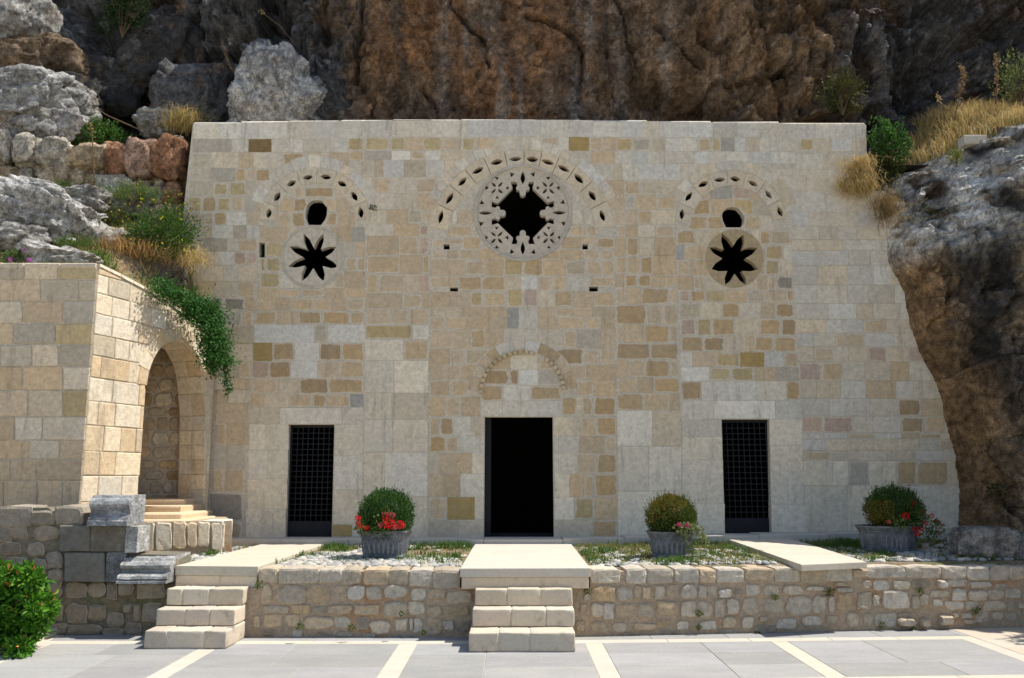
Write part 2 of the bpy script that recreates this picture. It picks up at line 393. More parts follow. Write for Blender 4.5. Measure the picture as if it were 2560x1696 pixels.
# bay over the west door
A((468, 496, '735 t 760 T 835 t 862', 'L')); A((496, 530, '700 t 733 T 768 c 806 t 840 t 878', 'L')); A((530, 568, '690 t 730 T 766 t 812 T 846 t 888', 'L')); A((568, 605, '652 t 718 c 760 c 830 t 880 k 912', 'L')); A((605, 643, '664 o 710 c 730 c 860 c 890 t 914', 'L')); A((643, 680, '651 T 664 o 702 c 730 c 865 t 893 t 914', 'L'))
A((680, 721, '648 o 700 W 735 c 840 t 862 t 914', 'L')); A((721, 744, '643 t 698 t 751 t 811 t 861 t 913', 0)); A((744, 778, '641 t 688 t 726 t 787 t 827 t 865 t 912', 0)); A((778, 812, '638 T 692 t 746 b 806 T 875 t 912', 0)); A((812, 857, '635 W 706 W 785 g 820 W 897 W 913', 0))
A((857, 903, '633 O 681 T 737 w 797 b 855 T 911', 0)); A((903, 946, '630 p 673 b 727 w 793 t 852 t 910', 0)); A((946, 985, '630 t 695 c 748 b 821 T 910', 0)); A((985, 1019, '627 t 661 c 721 t 783 b 815 t 875 k 909', 0)); A((1019, 1061, '624 c 699', 0)); A((1019, 1061, '856 s 908', 0))
A((1061, 1126, '623 C 664 C 722', 1)); A((1126, 1198, '621 C 668 C 720', 1)); A((1198, 1273, '618 C 718', 1)); A((1273, 1372, '614 C 652 C 714', 1)); A((1061, 1140, '837 C 908', 1)); A((1140, 1225, '835 C 907', 1)); A((1225, 1312, '833 C 906', 1)); A((1312, 1342, '831 O 880 C 906', 1)); A((1342, 1372, '830 s 905', 1))
# pier between west door and middle door
A((561, 591, '917 c 985 t 1047 p 1074', 0)); A((591, 638, '918 t 997 t 1046 p 1075', 0)); A((638, 684, '917 t 1000 t 1055 T 1074', 0)); A((684, 734, '916 t 946 t 1012 c 1047 p 1074', 0)); A((734, 771, '915 t 1006 t 1056 t 1074', 0)); A((771, 813, '914 t 976 t 1022 t 1073', 0)); A((813, 849, '914 o 1031 W 1073', 0)); A((849, 902, '913 C 1009 t 1072', 0))
A((902, 983, '912 C 985 C 1071', 1)); A((983, 1049, '911 C 980 c 1071', 1)); A((1049, 1131, '910 C 982 C 1070', 1)); A((1131, 1243, '909 C 962 C 1069', 1)); A((1243, 1372, '907 C 1069', 1))
# middle bay
A((524, 562, '1079 t 1110 w 1142 t 1182', 'M')); A((524, 562, '1430 c 1480 W 1512 W 1536', 'M')); A((562, 594, '1078 t 1125 t 1182', 'M')); A((562, 594, '1424 t 1466 t 1492 W 1537', 'M')); A((594, 622, '1078 t 1109 t 1160 t 1200', 'M')); A((594, 622, '1405 t 1452 t 1490 T 1537', 'M')); A((622, 650, '1078 t 1115 t 1148 t 1196 t 1260', 'M')); A((622, 650, '1350 t 1400 t 1458 t 1500 t 1537', 'M'))
A((650, 690, '1076 t 1108 t 1164 t 1212 t 1259', 0)); A((645, 690, '1259 o 1308 T 1360', 'M')); A((650, 690, '1360 t 1414 g 1466 t 1503 t 1538', 0)); A((690, 728, '1076 t 1145 T 1205 T 1264 c 1302 W 1344 t 1378 t 1418 W 1472 t 1538', 0)); A((728, 768, '1076 t 1129 t 1175 o 1208 t 1266', 0)); A((720, 769, '1266 o 1308 p 1345', 0)); A((728, 768, '1345 c 1385 T 1432 t 1485 t 1538', 0))
A((768, 792, '1076 c 1156 t 1215 t 1268', 0)); A((769, 822, '1268 k 1297 s 1345', 0)); A((768, 792, '1345 t 1387 t 1440 t 1480 t 1538', 0)); A((792, 824, '1075 t 1114 t 1164 t 1226 t 1268', 0)); A((792, 824, '1345 t 1396 t 1462 t 1502 t 1538', 0)); A((824, 872, '1075 t 1134 t 1176 T 1214 t 1260', 'D')); A((824, 850, '1260 s 1345', 0)); A((824, 872, '1345 c 1408 t 1442 g 1503 t 1538', 'D'))
A((872, 912, '1074 t 1125 t 1162 t 1225', 'D')); A((872, 912, '1385 b 1458 t 1498 t 1539', 'D')); A((912, 950, '1074 t 1107 t 1153 t 1200', 'D')); A((912, 950, '1425 t 1465 t 1540', 'D')); A((950, 992, '1074 t 1128 t 1172 t 1200', 'D')); A((950, 992, '1440 t 1483 t 1540', 'D')); A((992, 1041, '1073 t 1113 t 1153 t 1200', 0)); A((992, 1041, '1404 T 1442 c 1454 t 1482 T 1540', 0))
A((888, 924, '1228 t 1277 C 1344 t 1390', 'd')); A((924, 963, '1205 b 1273 b 1298 w 1345 g 1412', 'd')); A((963, 1003, '1202 T 1258 C 1326 T 1404', 'd')); A((1003, 1042, '1203 C 1256 C 1320 C 1403', 1))
A((1042, 1090, '1073 t 1099 b 1135 W 1177 c 1211', 0)); A((1090, 1133, '1073 T 1115 t 1149 C 1211', 0)); A((1133, 1185, '1072 c 1099 t 1135 t 1180 C 1210', 0)); A((1185, 1243, '1072 t 1105 t 1151 C 1210', 0)); A((1243, 1300, '1071 t 1118 O 1187 C 1209', 0)); A((1300, 1352, '1071 g 1148 c 1209', 0)); A((1352, 1372, '1070 g 1209', 1))
A((1042, 1090, '1384 c 1433 c 1453 t 1491 T 1542', 0)); A((1090, 1133, '1385 W 1447 t 1511 t 1542', 0)); A((1133, 1185, '1385 C 1439 t 1491 T 1542', 0)); A((1185, 1243, '1386 C 1424 t 1460 t 1487 T 1543', 0)); A((1243, 1300, '1386 C 1435 o 1486 t 1543', 0)); A((1300, 1352, '1387 c 1480 T 1543', 0)); A((1352, 1372, '1388 g 1544', 1))
# pier between middle and east door
A((562, 594, '1538 t 1565 t 1594 c 1638 t 1686', 0)); A((594, 640, '1537 t 1565 T 1598 c 1636 t 1688', 0)); A((640, 686, '1538 t 1566 t 1600 T 1632 t 1690', 0)); A((686, 719, '1538 t 1560 T 1594 T 1630 t 1662 t 1692', 0)); A((719, 761, '1538 t 1564 t 1603 T 1672 t 1694', 0)); A((761, 812, '1539 T 1615 t 1659 t 1695', 0)); A((812, 858, '1540 t 1560 t 1610 T 1672 t 1697', 0)); A((858, 900, '1540 b 1625 T 1697', 0)); A((900, 944, '1541 t 1570 t 1612 T 1674 t 1698', 0)); A((944, 983, '1542 t 1596 t 1634 T 1699', 0)); A((983, 1027, '1543 T 1608 t 1675 t 1700', 0))
A((1027, 1116, '1543 C 1631 c 1703', 1)); A((1116, 1228, '1544 C 1622 C 1704', 1)); A((1228, 1372, '1545 C 1706', 1))
# bay over the east door
A((462, 498, '1745 t 1776 k 1831 p 1876 t 1905', 'R')); A((498, 539, '1724 T 1776 t 1830 o 1884 g 1935', 'R')); A((539, 576, '1716 T 1768 T 1815 c 1855 t 1902 c 1944', 'R')); A((576, 613, '1690 T 1738 c 1775 t 1800', 'R')); A((576, 613, '1880 c 1898 T 1926 t 1977', 'R')); A((613, 650, '1690 k 1710 t 1790', 'R')); A((613, 650, '1880 t 1912 T 1959 W 1980', 'R')); A((650, 689, '1692 t 1724 t 1790', 'R')); A((650, 689, '1885 t 1912 o 1950 c 1982', 'R'))
A((689, 725, '1694 t 1734 t 1763 c 1830', 'R')); A((689, 725, '1850 c 1893 t 1918 t 1940 G 1984', 'R')); A((725, 757, '1696 p 1725 T 1764 o 1814 t 1867 g 1914 t 1966 T 1985', 0)); A((757, 796, '1697 g 1752 c 1804 T 1849 c 1902 t 1936 b 1987', 0)); A((796, 841, '1699 p 1741 o 1780 T 1837 c 1898 T 1953 b 1990', 0)); A((841, 881, '1701 T 1757 b 1811 c 1864 t 1885 T 1934 T 1992', 0)); A((881, 918, '1700 w 1731 t 1789 o 1850 O 1911 W 1961 t 1994', 0)); A((918, 953, '1701 w 1773 o 1828 o 1885 t 1940 g 1998', 0)); A((953, 1001, '1703 b 1754 W 1822 W 1892 W 1965 T 2000', 0)); A((1001, 1049, '1704 C 1784', 1)); A((1001, 1049, '1939 W 2003', 1))
A((1049, 1092, '1705 W 1804', 1)); A((1092, 1150, '1705 C 1806', 1)); A((1150, 1260, '1706 C 1808', 1)); A((1260, 1372, '1708 C 1812', 1)); A((1049, 1114, '1924 C 2005', 1)); A((1114, 1178, '1926 C 2007', 1)); A((1178, 1262, '1927 C 2010', 1)); A((1262, 1372, '1929 C 2014', 1))
# east end beside the cliff
def auto(y0, y1, x0, x1, codes, wa, wb):
    s = []; x = x0
    while x < x1 - wa * .6:
        w = rnd.uniform(wa, wb); w = x1 - x if x + w > x1 - wa * .6 else w
        s += [str(round(x)), rnd.choice('TbTt') if 2195 < x < 2300 and 960 < y0 < 1090 else rnd.choice(codes)]; x += w
    A((y0, y1, ' '.join(s + [str(round(x1))]), 0))
for y0, y1 in ((478, 530), (530, 566), (566, 600)): auto(y0, y1, 1945 if y0 < 530 else E6(y0) + 3, 2215, 'sWscsWsc', 45, 90)
for y0, y1 in ((600, 627), (627, 664), (664, 713), (713, 759), (759, 799)): auto(y0, y1, E6(y0) + 3, 2300, 'sWcscsWs', 38, 85)
for y0, y1 in ((799, 833), (833, 867), (867, 905), (905, 953), (953, 997), (997, 1041), (1041, 1083)): auto(y0, y1, E6(y0) + 3, 2400, 'csctsctsp', 38, 80)
for y0, y1 in ((1083, 1098), (1098, 1127), (1127, 1152)): auto(y0, y1, E6(y0) + 3, 2440, 'csctc', 40, 75)
A((1152, 1215, '2009 C 2082 C 2120 g 2172 C 2240 T 2290 T 2370 c 2440', 0)); A((1215, 1372, '2012 C 2120 C 2260 C 2450', 1))

ROSE = (1307, 533, 120); ST1 = (781, 643, 79); ST2 = (1836, 647, 74)
ARC_L = (788, 559, 100, 139, 168); ARC_R = (1828, 568, 104, 141, 170); ARC_M = (1306, 611, 190, 236, 262); ARC_D = (1306, 985, 101, 136)
KEY1 = [(766.9, 517.8), (770.4, 508.6), (780.7, 501.7), (791, 500.5), (803.7, 501.7), (812.8, 508.6), (817.9, 520), (817, 538.4), (812.8, 550), (802.5, 566), (771.5, 566), (765.1, 550), (762.8, 536)]
KEY2 = [(1804.6, 538.4), (1809.2, 527), (1818.4, 520.5), (1829.9, 518.2), (1843.6, 520), (1855.1, 531.5), (1860.9, 544), (1859.3, 556.8), (1852.8, 569), (1815, 569), (1807, 552)]
HOLES = [(648, 662, 607, 644), (1109, 1124, 611, 624), (1456, 1470, 611, 624), (1125, 1145, 719, 729), (1473, 1495, 717, 729)]
def out(p, cx, cy, r, vmax=9e9):
    q = []
    for x, y in p:
        d = math.hypot(x - cx, y - cy)
        if d < r and y < vmax: d = d or 1; x, y = cx + (x - cx) * r / d, cy + (y - cy) * r / d
        q.append((x, y))
    return q
def inn(p, cx, cy, r, vmax=9e9):
    q = []
    for x, y in p:
        d = math.hypot(x - cx, y - cy)
        if d > r and y < vmax: x, y = cx + (x - cx) * r / d, cy + (y - cy) * r / d
        q.append((x, y))
    return q
def near(p, cx, cy, r): return min(math.hypot(x - cx, y - cy) for x, y in p) < r + 3
stones = []
TOPF = lambda x: float(np.interp(x, [p[0] for p in TOP], [p[1] for p in TOP]))
for y0, y1, tk, flag in rows:
    tk = tk.split(); first = y1 < 350 and y0 < 315
    for i in range(0, len(tk) - 1, 2):
        x0, c, x1 = float(tk[i]), tk[i + 1], float(tk[i + 2]); clean = c in 'WwCcOsBk' or flag == 1
        if x1 - x0 < 5: continue
        if c in 'ctsg' and rnd.random() < .45: clean = True
        g = .45 if clean else rnd.uniform(1.2, 2.6)
        p = rect_px(x0 + g, x1 - g, y0 + g, y1 - g, .5 if clean else 1.7, 1.2 if clean else 4)
        if first:
            ym = (y0 + y1) / 2; p = [(x, y if y > ym else TOPF(x) + rnd.uniform(-.8, .8)) for x, y in p]
        cx, cy = (x0 + x1) / 2, (y0 + y1) / 2; cl = False
        for (ax, ay, r0, r1, r2) in (ARC_L, ARC_R, ARC_M):
            if cy < ay - 8 and near(p, ax, ay, r2):
                p = resample(p, 6) if not cl else p; cl = True
                if math.hypot(cx - ax, cy - ay) < (r0 + r1) / 2: p = inn(p, ax, ay, r0 - 1, ay)
                else: p = out(p, ax, ay, r1 + 2, ay - 4)
        if flag == 'd' or flag == 'D':
            ax, ay, r0, r1 = ARC_D; p = resample(p, 6); cl = True
            p = inn(p, ax, ay, r0, ay) if flag == 'd' else out(p, ax, ay, r1 + 1, ay + 6)
        for (ax, ay, r) in (ROSE, ST1, ST2):
            if near(p, ax, ay, r): p = resample(p, 6) if not cl else p; cl = True; p = out(p, ax, ay, r)
        for (ax, ay, r) in ((791, 535, 31), (1834, 547, 31)):
            if near(p, ax, ay, r): p = resample(p, 6) if not cl else p; cl = True; p = out(p, ax, ay, r)
        for hx0, hx1, hy0, hy1 in HOLES:     # stones step back round the putlog holes
            if x0 < hx1 and x1 > hx0 and y0 < hy1 and y1 > hy0:
                ox = min(x1, hx1) - max(x0, hx0); oy = min(y1, hy1) - max(y0, hy0)
                if ox < oy or oy > 20:
                    p = [(min(x, hx0 - 1) if cx < (hx0 + hx1) / 2 else max(x, hx1 + 1), y) for x, y in p]
                else: p = [(x, min(y, hy0 - 1) if cy < (hy0 + hy1) / 2 else max(y, hy1 + 1)) for x, y in p]
        if cl: p = simplify(p)
        if area(p) < 130 or any(math.hypot(cx - kx, cy - ky) < 27 for kx, ky in ((790, 533), (1833, 543))) or any(math.hypot(cx - kx, cy - ky) < kr * .72 for kx, ky, kr in (ROSE, ST1, ST2)): continue
        stones.append((area(p), p, c, clean))
stones.sort(key=lambda s: -s[0])
rest = Acc()
def put_stone(p, c, clean, i=0, name='stone', d=None, tone=None):
    ab = [fpx(q) for q in p][::-1]
    cxp = sum(q[0] for q in p) / len(p); cyp = sum(q[1] for q in p) / len(p); bay = E1(cyp) < cxp < E2(cyp) or E3(cyp) < cxp < E4(cyp) or E5(cyp) < cxp < E6(cyp)
    ext = .004 if cyp > 565 and not bay and name == 'stone' else 0
    V, Fs, Eg = stone_geo(ab, FP, d or ext + (rnd.uniform(.004, .007) if clean else rnd.uniform(.005, .012)), .006 if clean else rnd.uniform(.03, .055), jit=.0 if clean else .003)
    n = len(ab)
    if clean: Eg = [.8] * (2 * n) + [1] * n
    t = tone or tone_of(c)
    if i < 250: obj(name, V, Fs, M_stone, fac, t, Eg)
    else: rest.add(V, Fs, t, Eg)
for i, (a, p, c, cl) in enumerate(stones): put_stone(p, c, cl, i)
so_ = rest.obj('small_facing_stones', M_stone, fac); so_['kind'] = 'stuff'
# lintels
for x0, x1, y0, y1 in ((700, 855, 1020, 1061), (1785, 1938, 1002, 1048)):
    put_stone(rect_px(x0, x1, y0, y1, .5, 1.5), 'w', True, 0, 'lintel', .016)

# archivolts: plain outer voussoirs and an inner band pierced by pointed ovals
def sector(cx, cy, r0, r1, a0, a1, n=5):
    return circ(cx, cy, r1, n, a0, a1) + circ(cx, cy, r0, n, a0, a1)[::-1]
EYES = {'L': [(672, 534, 78), (693, 493, 55), (729, 459, 27), (770, 444, 10), (815, 443, -9), (855, 460, -30), (886, 491, -60), (902, 532, -82)],
        'R': [(1705, 536, 84), (1722, 492, 53), (1758, 461, 27), (1799, 450, 6), (1838, 448, -8), (1882, 459, -27), (1921, 487, -53), (1950, 530, -68)],
        'M': [(1102, 543, 78), (1124, 497, 58), (1156, 455, 45), (1195, 427, 28), (1242, 406, 13), (1289, 398, 5), (1331, 399, -4), (1370, 406, -18), (1409, 422, -28), (1447, 447, -48), (1481, 490, -57), (1506, 540, -72)]}
band_holes = []
for key, (ax, ay, r0, r1, r2), nv, ac in (('L', ARC_L, 9, 'csCs'), ('R', ARC_R, 10, 'ccsC'), ('M', ARC_M, 22, 'sscW')):
    a0, a1 = (20, 160) if key != 'M' else (27, 153)
    cuts = [a0 + (a1 - a0) * (i + rnd.uniform(-.2, .2) * (0 < i < nv)) / nv for i in range(nv + 1)]
    for i in range(nv):
        tc = rnd.choice(ac)
        if key == 'L' and 120 < cuts[i] < 156: tc = 'W'
        put_stone(sector(ax, ay, r1 + .6, r2 + rnd.uniform(-4, 4) * (key != 'M'), cuts[i] + .25, cuts[i + 1] - .25, 4), tc, True, 0, 'voussoir', .009)
    ey = EYES[key]; ang = [math.degrees(math.atan2(ay - y, x - ax)) for x, y, _ in ey]
    lim = [ang[0] + 8] + [(ang[i] + ang[i + 1]) / 2 for i in range(len(ey) - 1)] + [ang[-1] - 8]
    band_holes.append(sector(ax, ay, r0 + 3, r1 - 3, lim[-1] + 1.2, lim[0] - 1.2, 24))
    for i, (x, y, rot) in enumerate(ey):
        L, W = ((27, 13) if key != 'M' else (32, 13.5))
        s = sector(ax, ay, r0, r1, lim[i + 1] + .2, lim[i] - .2, 5)
        hole = lens(x, y, L * rnd.uniform(.92, 1.08), W * rnd.uniform(.85, 1.1), rot)
        V, Fs = plate([[fpx(q) for q in s], [fpx(q) for q in hole]], FP, .010, -.13)
        o = obj('pierced_voussoir', V, Fs, M_stone, fac, tone_of('c', var=.07), [1.] * len(V)); recalc(o)
# little corbels and voussoirs of the blind arch over the middle door
ax, ay, r0, r1 = ARC_D
cols = {0: 't', 1: 't', 2: 'T', 3: 'b', 4: 'W', 5: 'c', 6: 'w', 7: 'b', 8: 'T'}
va = [176, 160, 146, 133, 121, 101, 87, 70, 45, 25, 6]; vc = 'tctTWcwTttc'
for i in range(10):
    put_stone(sector(ax, ay, r0 + 7, r1 + rnd.uniform(-3, 3), va[i + 1] + .4, va[i] - .4, 5), vc[i], True, 0, 'voussoir', .012)
for k in range(23):
    a = 177 - k * 7.7
    if k in (14, 15): continue
    s = sector(ax, ay, r0 - 2, r0 + 8, a - 2.7, a + 2.7, 3)
    ab = [fpx(q) for q in s][::-1]
    V, Fs, Eg = stone_geo(ab, FP, .065, .004, bev=.25); obj('arch_corbel', V, Fs, M_stone, fac, tone_of('o' if 90 < a < 150 else 't'), [1] * len(V))

# rose window tracery
rose_r = random.Random(3); rx, ry = 1307, 533; S_ = 1 / 4.61
def rc(x, y): return (rx + (x - 1045) * S_, ry + (y - 890) * S_)
def lobes(pts): return pts
def arcp(cx, cy, r, a0, a1, n=7): return [(cx + r * math.cos(R(a0 + (a1 - a0) * i / (n - 1))), cy + r * math.sin(R(a0 + (a1 - a0) * i / (n - 1)))) for i in range(n)]
def fleur(rot):
    "quarter of the opening outline: from the notch before a fleuron to the notch after it, fleuron pointing to the centre; local frame with y towards the middle"
    p = [(-300, 112), (-142, -285 + 0)]
    return p
quarter = [(-148, 290), (-118, 283)] + []
def quarter_pts():
    # local: origin rose centre, fleuron hangs from the top (y down, negative = up)
    p = [(-118, -288), (-140, -358), (-72, -358), (-62, -330)]
    p += arcp(-52, -288, 26, 250, 60, 6) + arcp(0, -232, 36, 195, -15, 8) + arcp(52, -288, 26, 120, -70, 6)
    p += [(62, -330), (72, -358), (132, -358), (112, -288)]
    return p
op = []
for q in range(4):
    c_, s_ = [(1, 0), (0, 1), (-1, 0), (0, -1)][q]
    for x, y in quarter_pts(): op.append((x * c_ - y * s_, x * s_ + y * c_))
opening = [rc(1045 + x, 890 + y) for x, y in op]
rholes = [opening]
for (x, y, L, W, a) in ((1045, 484, 148, 54, 90), (613, 890, 158, 42, 0), (1465, 885, 156, 46, 0), (1045, 1296, 148, 50, 90)):
    q = rc(x, y); rholes.append(lens(q[0], q[1], L * S_, W * S_, a))
for (fx, fy) in ((748, 600), (1338, 600), (745, 1172), (1345, 1172)):
    for sx, sy in ((-1, -1), (1, -1), (-1, 1), (1, 1)):
        q = rc(fx + 38 * sx, fy + 38 * sy); rholes.append(lens(q[0], q[1], rose_r.uniform(76, 86) * S_, rose_r.uniform(27, 34) * S_, 45 * (-sx * sy), 4))
    for dx, dy in ((0, -108), (0, 108), (-115, 0), (115, 0)):
        s = rose_r.uniform(20, 24); q = [(-1.1, .75), (1.1, .75), (.05, -.95)]; an = math.atan2(dy, dx) - math.pi / 2
        tri = [(fx + dx + s * (a * math.cos(an) - b * math.sin(an)), fy + dy + s * (a * math.sin(an) + b * math.cos(an))) for a, b in q]
        rholes.append([rc(*t) for t in tri])
for x, y, an in ((918, 450, 20), (1165, 447, -20), (578, 773, -70), (1502, 768, 70), (570, 1008, -110), (1508, 1005, 110), (917, 1330, 160), (1170, 1333, -160)):
    s = 29; q = [(-1, -.8), (1, -.8), (.0, 1.05)]; an = R(an)
    rholes.append([rc(x + s * (a * math.cos(an) - b * math.sin(an)), y + s * (a * math.sin(an) + b * math.cos(an))) for a, b in q])
V, Fs = plate([[fpx(q) for q in circ(rx, ry, 113, 64)]] + [[fpx(q) for q in l] for l in rholes], FP, .004, -.13)
recalc(obj('rose_window_tracery', V, Fs, M_stone, fac, (.55, .485, .385), [1.] * len(V)))
V, Fs = plate([[fpx(q) for q in circ(rx, ry, 122, 64)], [fpx(q) for q in circ(rx, ry, 114.3, 64)]], FP, .03, -.12)
recalc(obj('rose_window_rim', V, Fs, M_stone, fac, (.50, .45, .37), [1.] * len(V)))
# star windows
def star(cx, cy, tips, vals, k):
    p = []
    n = len(tips)
    for i in range(n):
        v0, t, v1 = vals[i], tips[i], vals[(i + 1) % n]
        tl = math.hypot(*t); ux, uy = t[0] / tl, t[1] / tl
        def bulge(a, sgn):
            m = (a[0] * .42 + t[0] * .58, a[1] * .42 + t[1] * .58); w = 17 * sgn
            return (m[0] - uy * w, m[1] + ux * w)
        p += [v0, ((v0[0] * .75 + t[0] * .25) + uy * 8, (v0[1] * .75 + t[1] * .25) - ux * 8), bulge(v0, -1), t, bulge(v1, 1), ((v1[0] * .75 + t[0] * .25) - uy * 8, (v1[1] * .75 + t[1] * .25) + ux * 8)]
    return [(cx + x * k, cy + y * k) for x, y in p]
t1 = [(-95, -255), (120, -255), (260, -110), (280, 113), (125, 265), (-115, 265), (-265, 105), (-250, -115)]
v1 = [(-60, -85), (15, -100), (92, -82), (145, 0), (112, 98), (10, 122), (-82, 94), (-100, 2)]
t2 = [(-136, -275), (97, -260), (250, -115), (257, 115), (124, 285), (-100, 285), (-248, 115), (-278, -120)]
v2 = [(-118, -95), (-11, -140), (87, -100), (122, -5), (82, 135), (2, 165), (-78, 135), (-133, 0)]
S2 = 1 / 4.356
stars = [star(781, 643, t1, v1, S2), star(1836, 647, t2, v2, S2)]
for (cx, cy, r), sp, ctone, nm in ((ST1, stars[0], (.60, .53, .42), 0), (ST2, stars[1], (.44, .34, .20), 1)):
    ring = 72 if nm == 0 else r - 1
    V, Fs = plate([[fpx(q) for q in circ(cx, cy, ring, 48)], [fpx(q) for q in sp]], FP, .006, -.15)
    recalc(obj('star_window', V, Fs, M_stone, fac, ctone, [1.] * len(V)))
    if nm == 0:
        V, Fs = plate([[fpx(q) for q in circ(cx, cy, 80, 48)], [fpx(q) for q in circ(cx, cy, 72.6, 48)]], FP, .012, -.12)
        recalc(obj('star_window_rim', V, Fs, M_stone, fac, (.54, .48, .38), [1.] * len(V)))
        for a0, a1 in ((-52, 18), (-80, -52)):
            pc = [(cx + 65 * math.cos(R(a)), cy - 65 * math.sin(R(a))) for a in np.linspace(a0, a1, 6)]
# the wall itself, with every opening cut through
def hole_rect(x0, x1, y0, y1): return [(x0, y0), (x1, y0), (x1, y1), (x0, y1)]
DOORS = [((722, 1062), (836, 1062), (829, 1353), (713, 1353)), ((1212, 1043), (1382, 1043), (1385, 1353), (1210, 1353)), ((1804, 1049), (1923, 1049), (1929, 1345), (1813, 1345))]
outer = [(x, y + 2) for x, y in TOP] + [(2170, 500), (2460, 520), (2480, 1385), (1929, 1385)]
for d in DOORS[::-1]:
    outer += [(d[2][0], 1385), d[2], d[1], d[0], d[3], (d[3][0], 1385)]
outer += [(470, 1385), (455, 560)]
# the keyholes hang straight on the star discs: one opening for both
def key_and_disc(key, cx, cy, r, kx0, kx1):
    a = [p for p in circ(cx, cy, r, 60) if not (kx0 - 2 < p[0] < kx1 + 2 and p[1] < cy)]
    a.sort(key=lambda p: (math.atan2(cy - p[1], p[0] - cx) - math.pi / 2) % (2 * math.pi))
    top = [p for p in key if p[1] < cy - r + 2]
    top.sort(key=lambda p: (math.atan2(540 - p[1], p[0] - (kx0 + kx1) / 2) + math.pi / 2) % (2 * math.pi))
    return a + [(kx0, cy - math.sqrt(max(0, r * r - (kx0 - cx) ** 2)) if False else a[-1][1])][:0], top
loops = [outer, circ(rx, ry, 112.5, 60), circ(781, 643, 64, 48), circ(1836, 647, 71.5, 48)] + band_holes + [hole_rect(*h) for h in HOLES]
loops += [[(x, min(y, 563)) for x, y in KEY1], [(x, min(y, 571)) for x, y in KEY2]]
lp = [[fpx(q) for q in l] for l in loops]
V, Fs = plate(lp, FP, 0., -.165)
wl_ = obj('wall', V, Fs, M_mortar, fac); recalc(wl_)
# coping stones' upper faces and the thickness of the wall behind them
tl = [FP.px(*p) for p in TOP]
a = Acc()
for i in range(len(tl) - 1):
    (x0, z0), (x1, z1) = tl[i], tl[i + 1]
    V, Fs = bevbox(x0 + .004, x1 - .004, YF + .005, YF + .75, min(z0, z1) - .28, max(z0, z1) + .015 + rnd.uniform(0, .01), .025, 1, .004); a.add(V, Fs, tone_of('W'))
a.obj('wall_coping', M_stone, fac)
# dim cave behind the front
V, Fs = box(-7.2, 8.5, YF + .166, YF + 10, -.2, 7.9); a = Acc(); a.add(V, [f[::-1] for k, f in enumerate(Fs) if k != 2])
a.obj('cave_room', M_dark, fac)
# iron doors set back in their reveals
def grille_door(d, ncol, nrow, setback):
    (ax_, az1), (bx, _) = fpx(d[0]), fpx(d[1]); (dx, dz0), (cx2, _) = fpx(d[3]), fpx(d[2])
    x0, x1, z0, z1 = min(ax_, dx) - .03, max(bx, cx2) + .03, dz0, az1; y = YF + setback
    door = obj('door', *bevbox(x0, x1, y, y + .04, z0, z0 + .34, .006), M_iron, fac)
    for xa, xb, za, zb in ((x0, x0 + .07, z0 + .34, z1), (x1 - .07, x1, z0 + .34, z1), (x0 + .07, x1 - .07, z1 - .05, z1)):
        obj('door_frame', *bevbox(xa, xb, y, y + .04, za, zb, .004), M_iron, door)
    w = x1 - x0 - .14; hh = z1 - z0 - .39
    b0 = None
    for i in range(1, ncol):
        xx = x0 + .07 + w * i / ncol
        obj('grille_bar', *box(xx - .007, xx + .007, y + .012, y + .026, z0 + .34, z1 - .05), M_iron, door)
    for i in range(1, nrow):
        zz = z0 + .34 + hh * i / nrow
        obj('grille_bar', *box(x0 + .07, x1 - .07, y + .006, y + .0115, zz - .007, zz + .007), M_iron, door)
grille_door(DOORS[0], 8, 17, .13); grille_door(DOORS[2], 8, 17, .13)
(ax_, az1), (bx, _) = fpx(DOORS[1][0]), fpx(DOORS[1][1]); dz0 = fpx(DOORS[1][3])[1]
obj('door', *bevbox(ax_ + .02, ax_ + .07, YF + .2, YF + 1.15, dz0, az1 - .02, .008), M_iron, fac)
obj('door_frame', *bevbox(ax_ - .02, ax_ + .115, YF + .16, YF + .24, dz0, az1, .008), M_iron, fac)
obj('threshold_step', *bevbox(ax_ + .1, bx + .05, YF + .5, YF + .95, dz0 - .3, dz0 + .10, .01), M_iron, fac)
# plinth of long slabs along the foot of the wall
x = -5.05; 
while x < 8.3:
    w = rnd.uniform(.9, 1.5); z = zt(x + w / 2, YF)
    obj('plinth_slab', *bevbox(x + .003, x + w - .003, YF - .60, YF + .02, z - .25, z + .085, .008), M_slab, fac, tone_of('w')[:1] * 3 if False else (1.0, 1.0, 1.0)); x += w
# ------------------------------------------------------------------ plaza paving
gnd = obj('ground', [(-300, -300, -.02), (300, -300, -.02), (300, 300, -.02), (-300, 300, -.02)], [(0, 1, 2, 3)], M_soil); lab(gnd, kind='structure')
plz = obj('plaza', [(-60, -90, -.006), (60, -90, -.006), (60, 12.2, -.006), (-60, 12.2, -.006)], [(0, 1, 2, 3)], M_mortar); lab(plz, kind='structure')
def h1(x): return 10.72 + .055 * max(0, x)          # near edge of the long white band
def quad(name, pts, mat, tone, z=0.0, parent=plz, ins=.003):
    cx = sum(p[0] for p in pts) / 4; cy = sum(p[1] for p in pts) / 4
    q = [(x + (ins if x < cx else -ins), y + (ins if y < cy else -ins)) for x, y in pts]
    q2 = [(x + (.004 if x < cx else -.004), y + (.004 if y < cy else -.004)) for x, y in q]
    V = [(x, y, z - .03) for x, y in q] + [(x, y, z - .0025) for x, y in q] + [(x, y, z) for x, y in q2]
    Fs = [(8, 9, 10, 11)] + [(k + i, k + (i + 1) % 4, k + 4 + (i + 1) % 4, k + 4 + i) for k in (0, 4) for i in range(4)]
    return obj(name, V, Fs, mat, parent, tone)
def gt(v=.1): f = 1 + rnd.uniform(-v, v); return (f, f * rnd.uniform(.985, 1.01), f * rnd.uniform(.97, 1.03))
BX = [-5.76, -3.68, -1.36, .88, 3.16, 5.58]; BW = .215
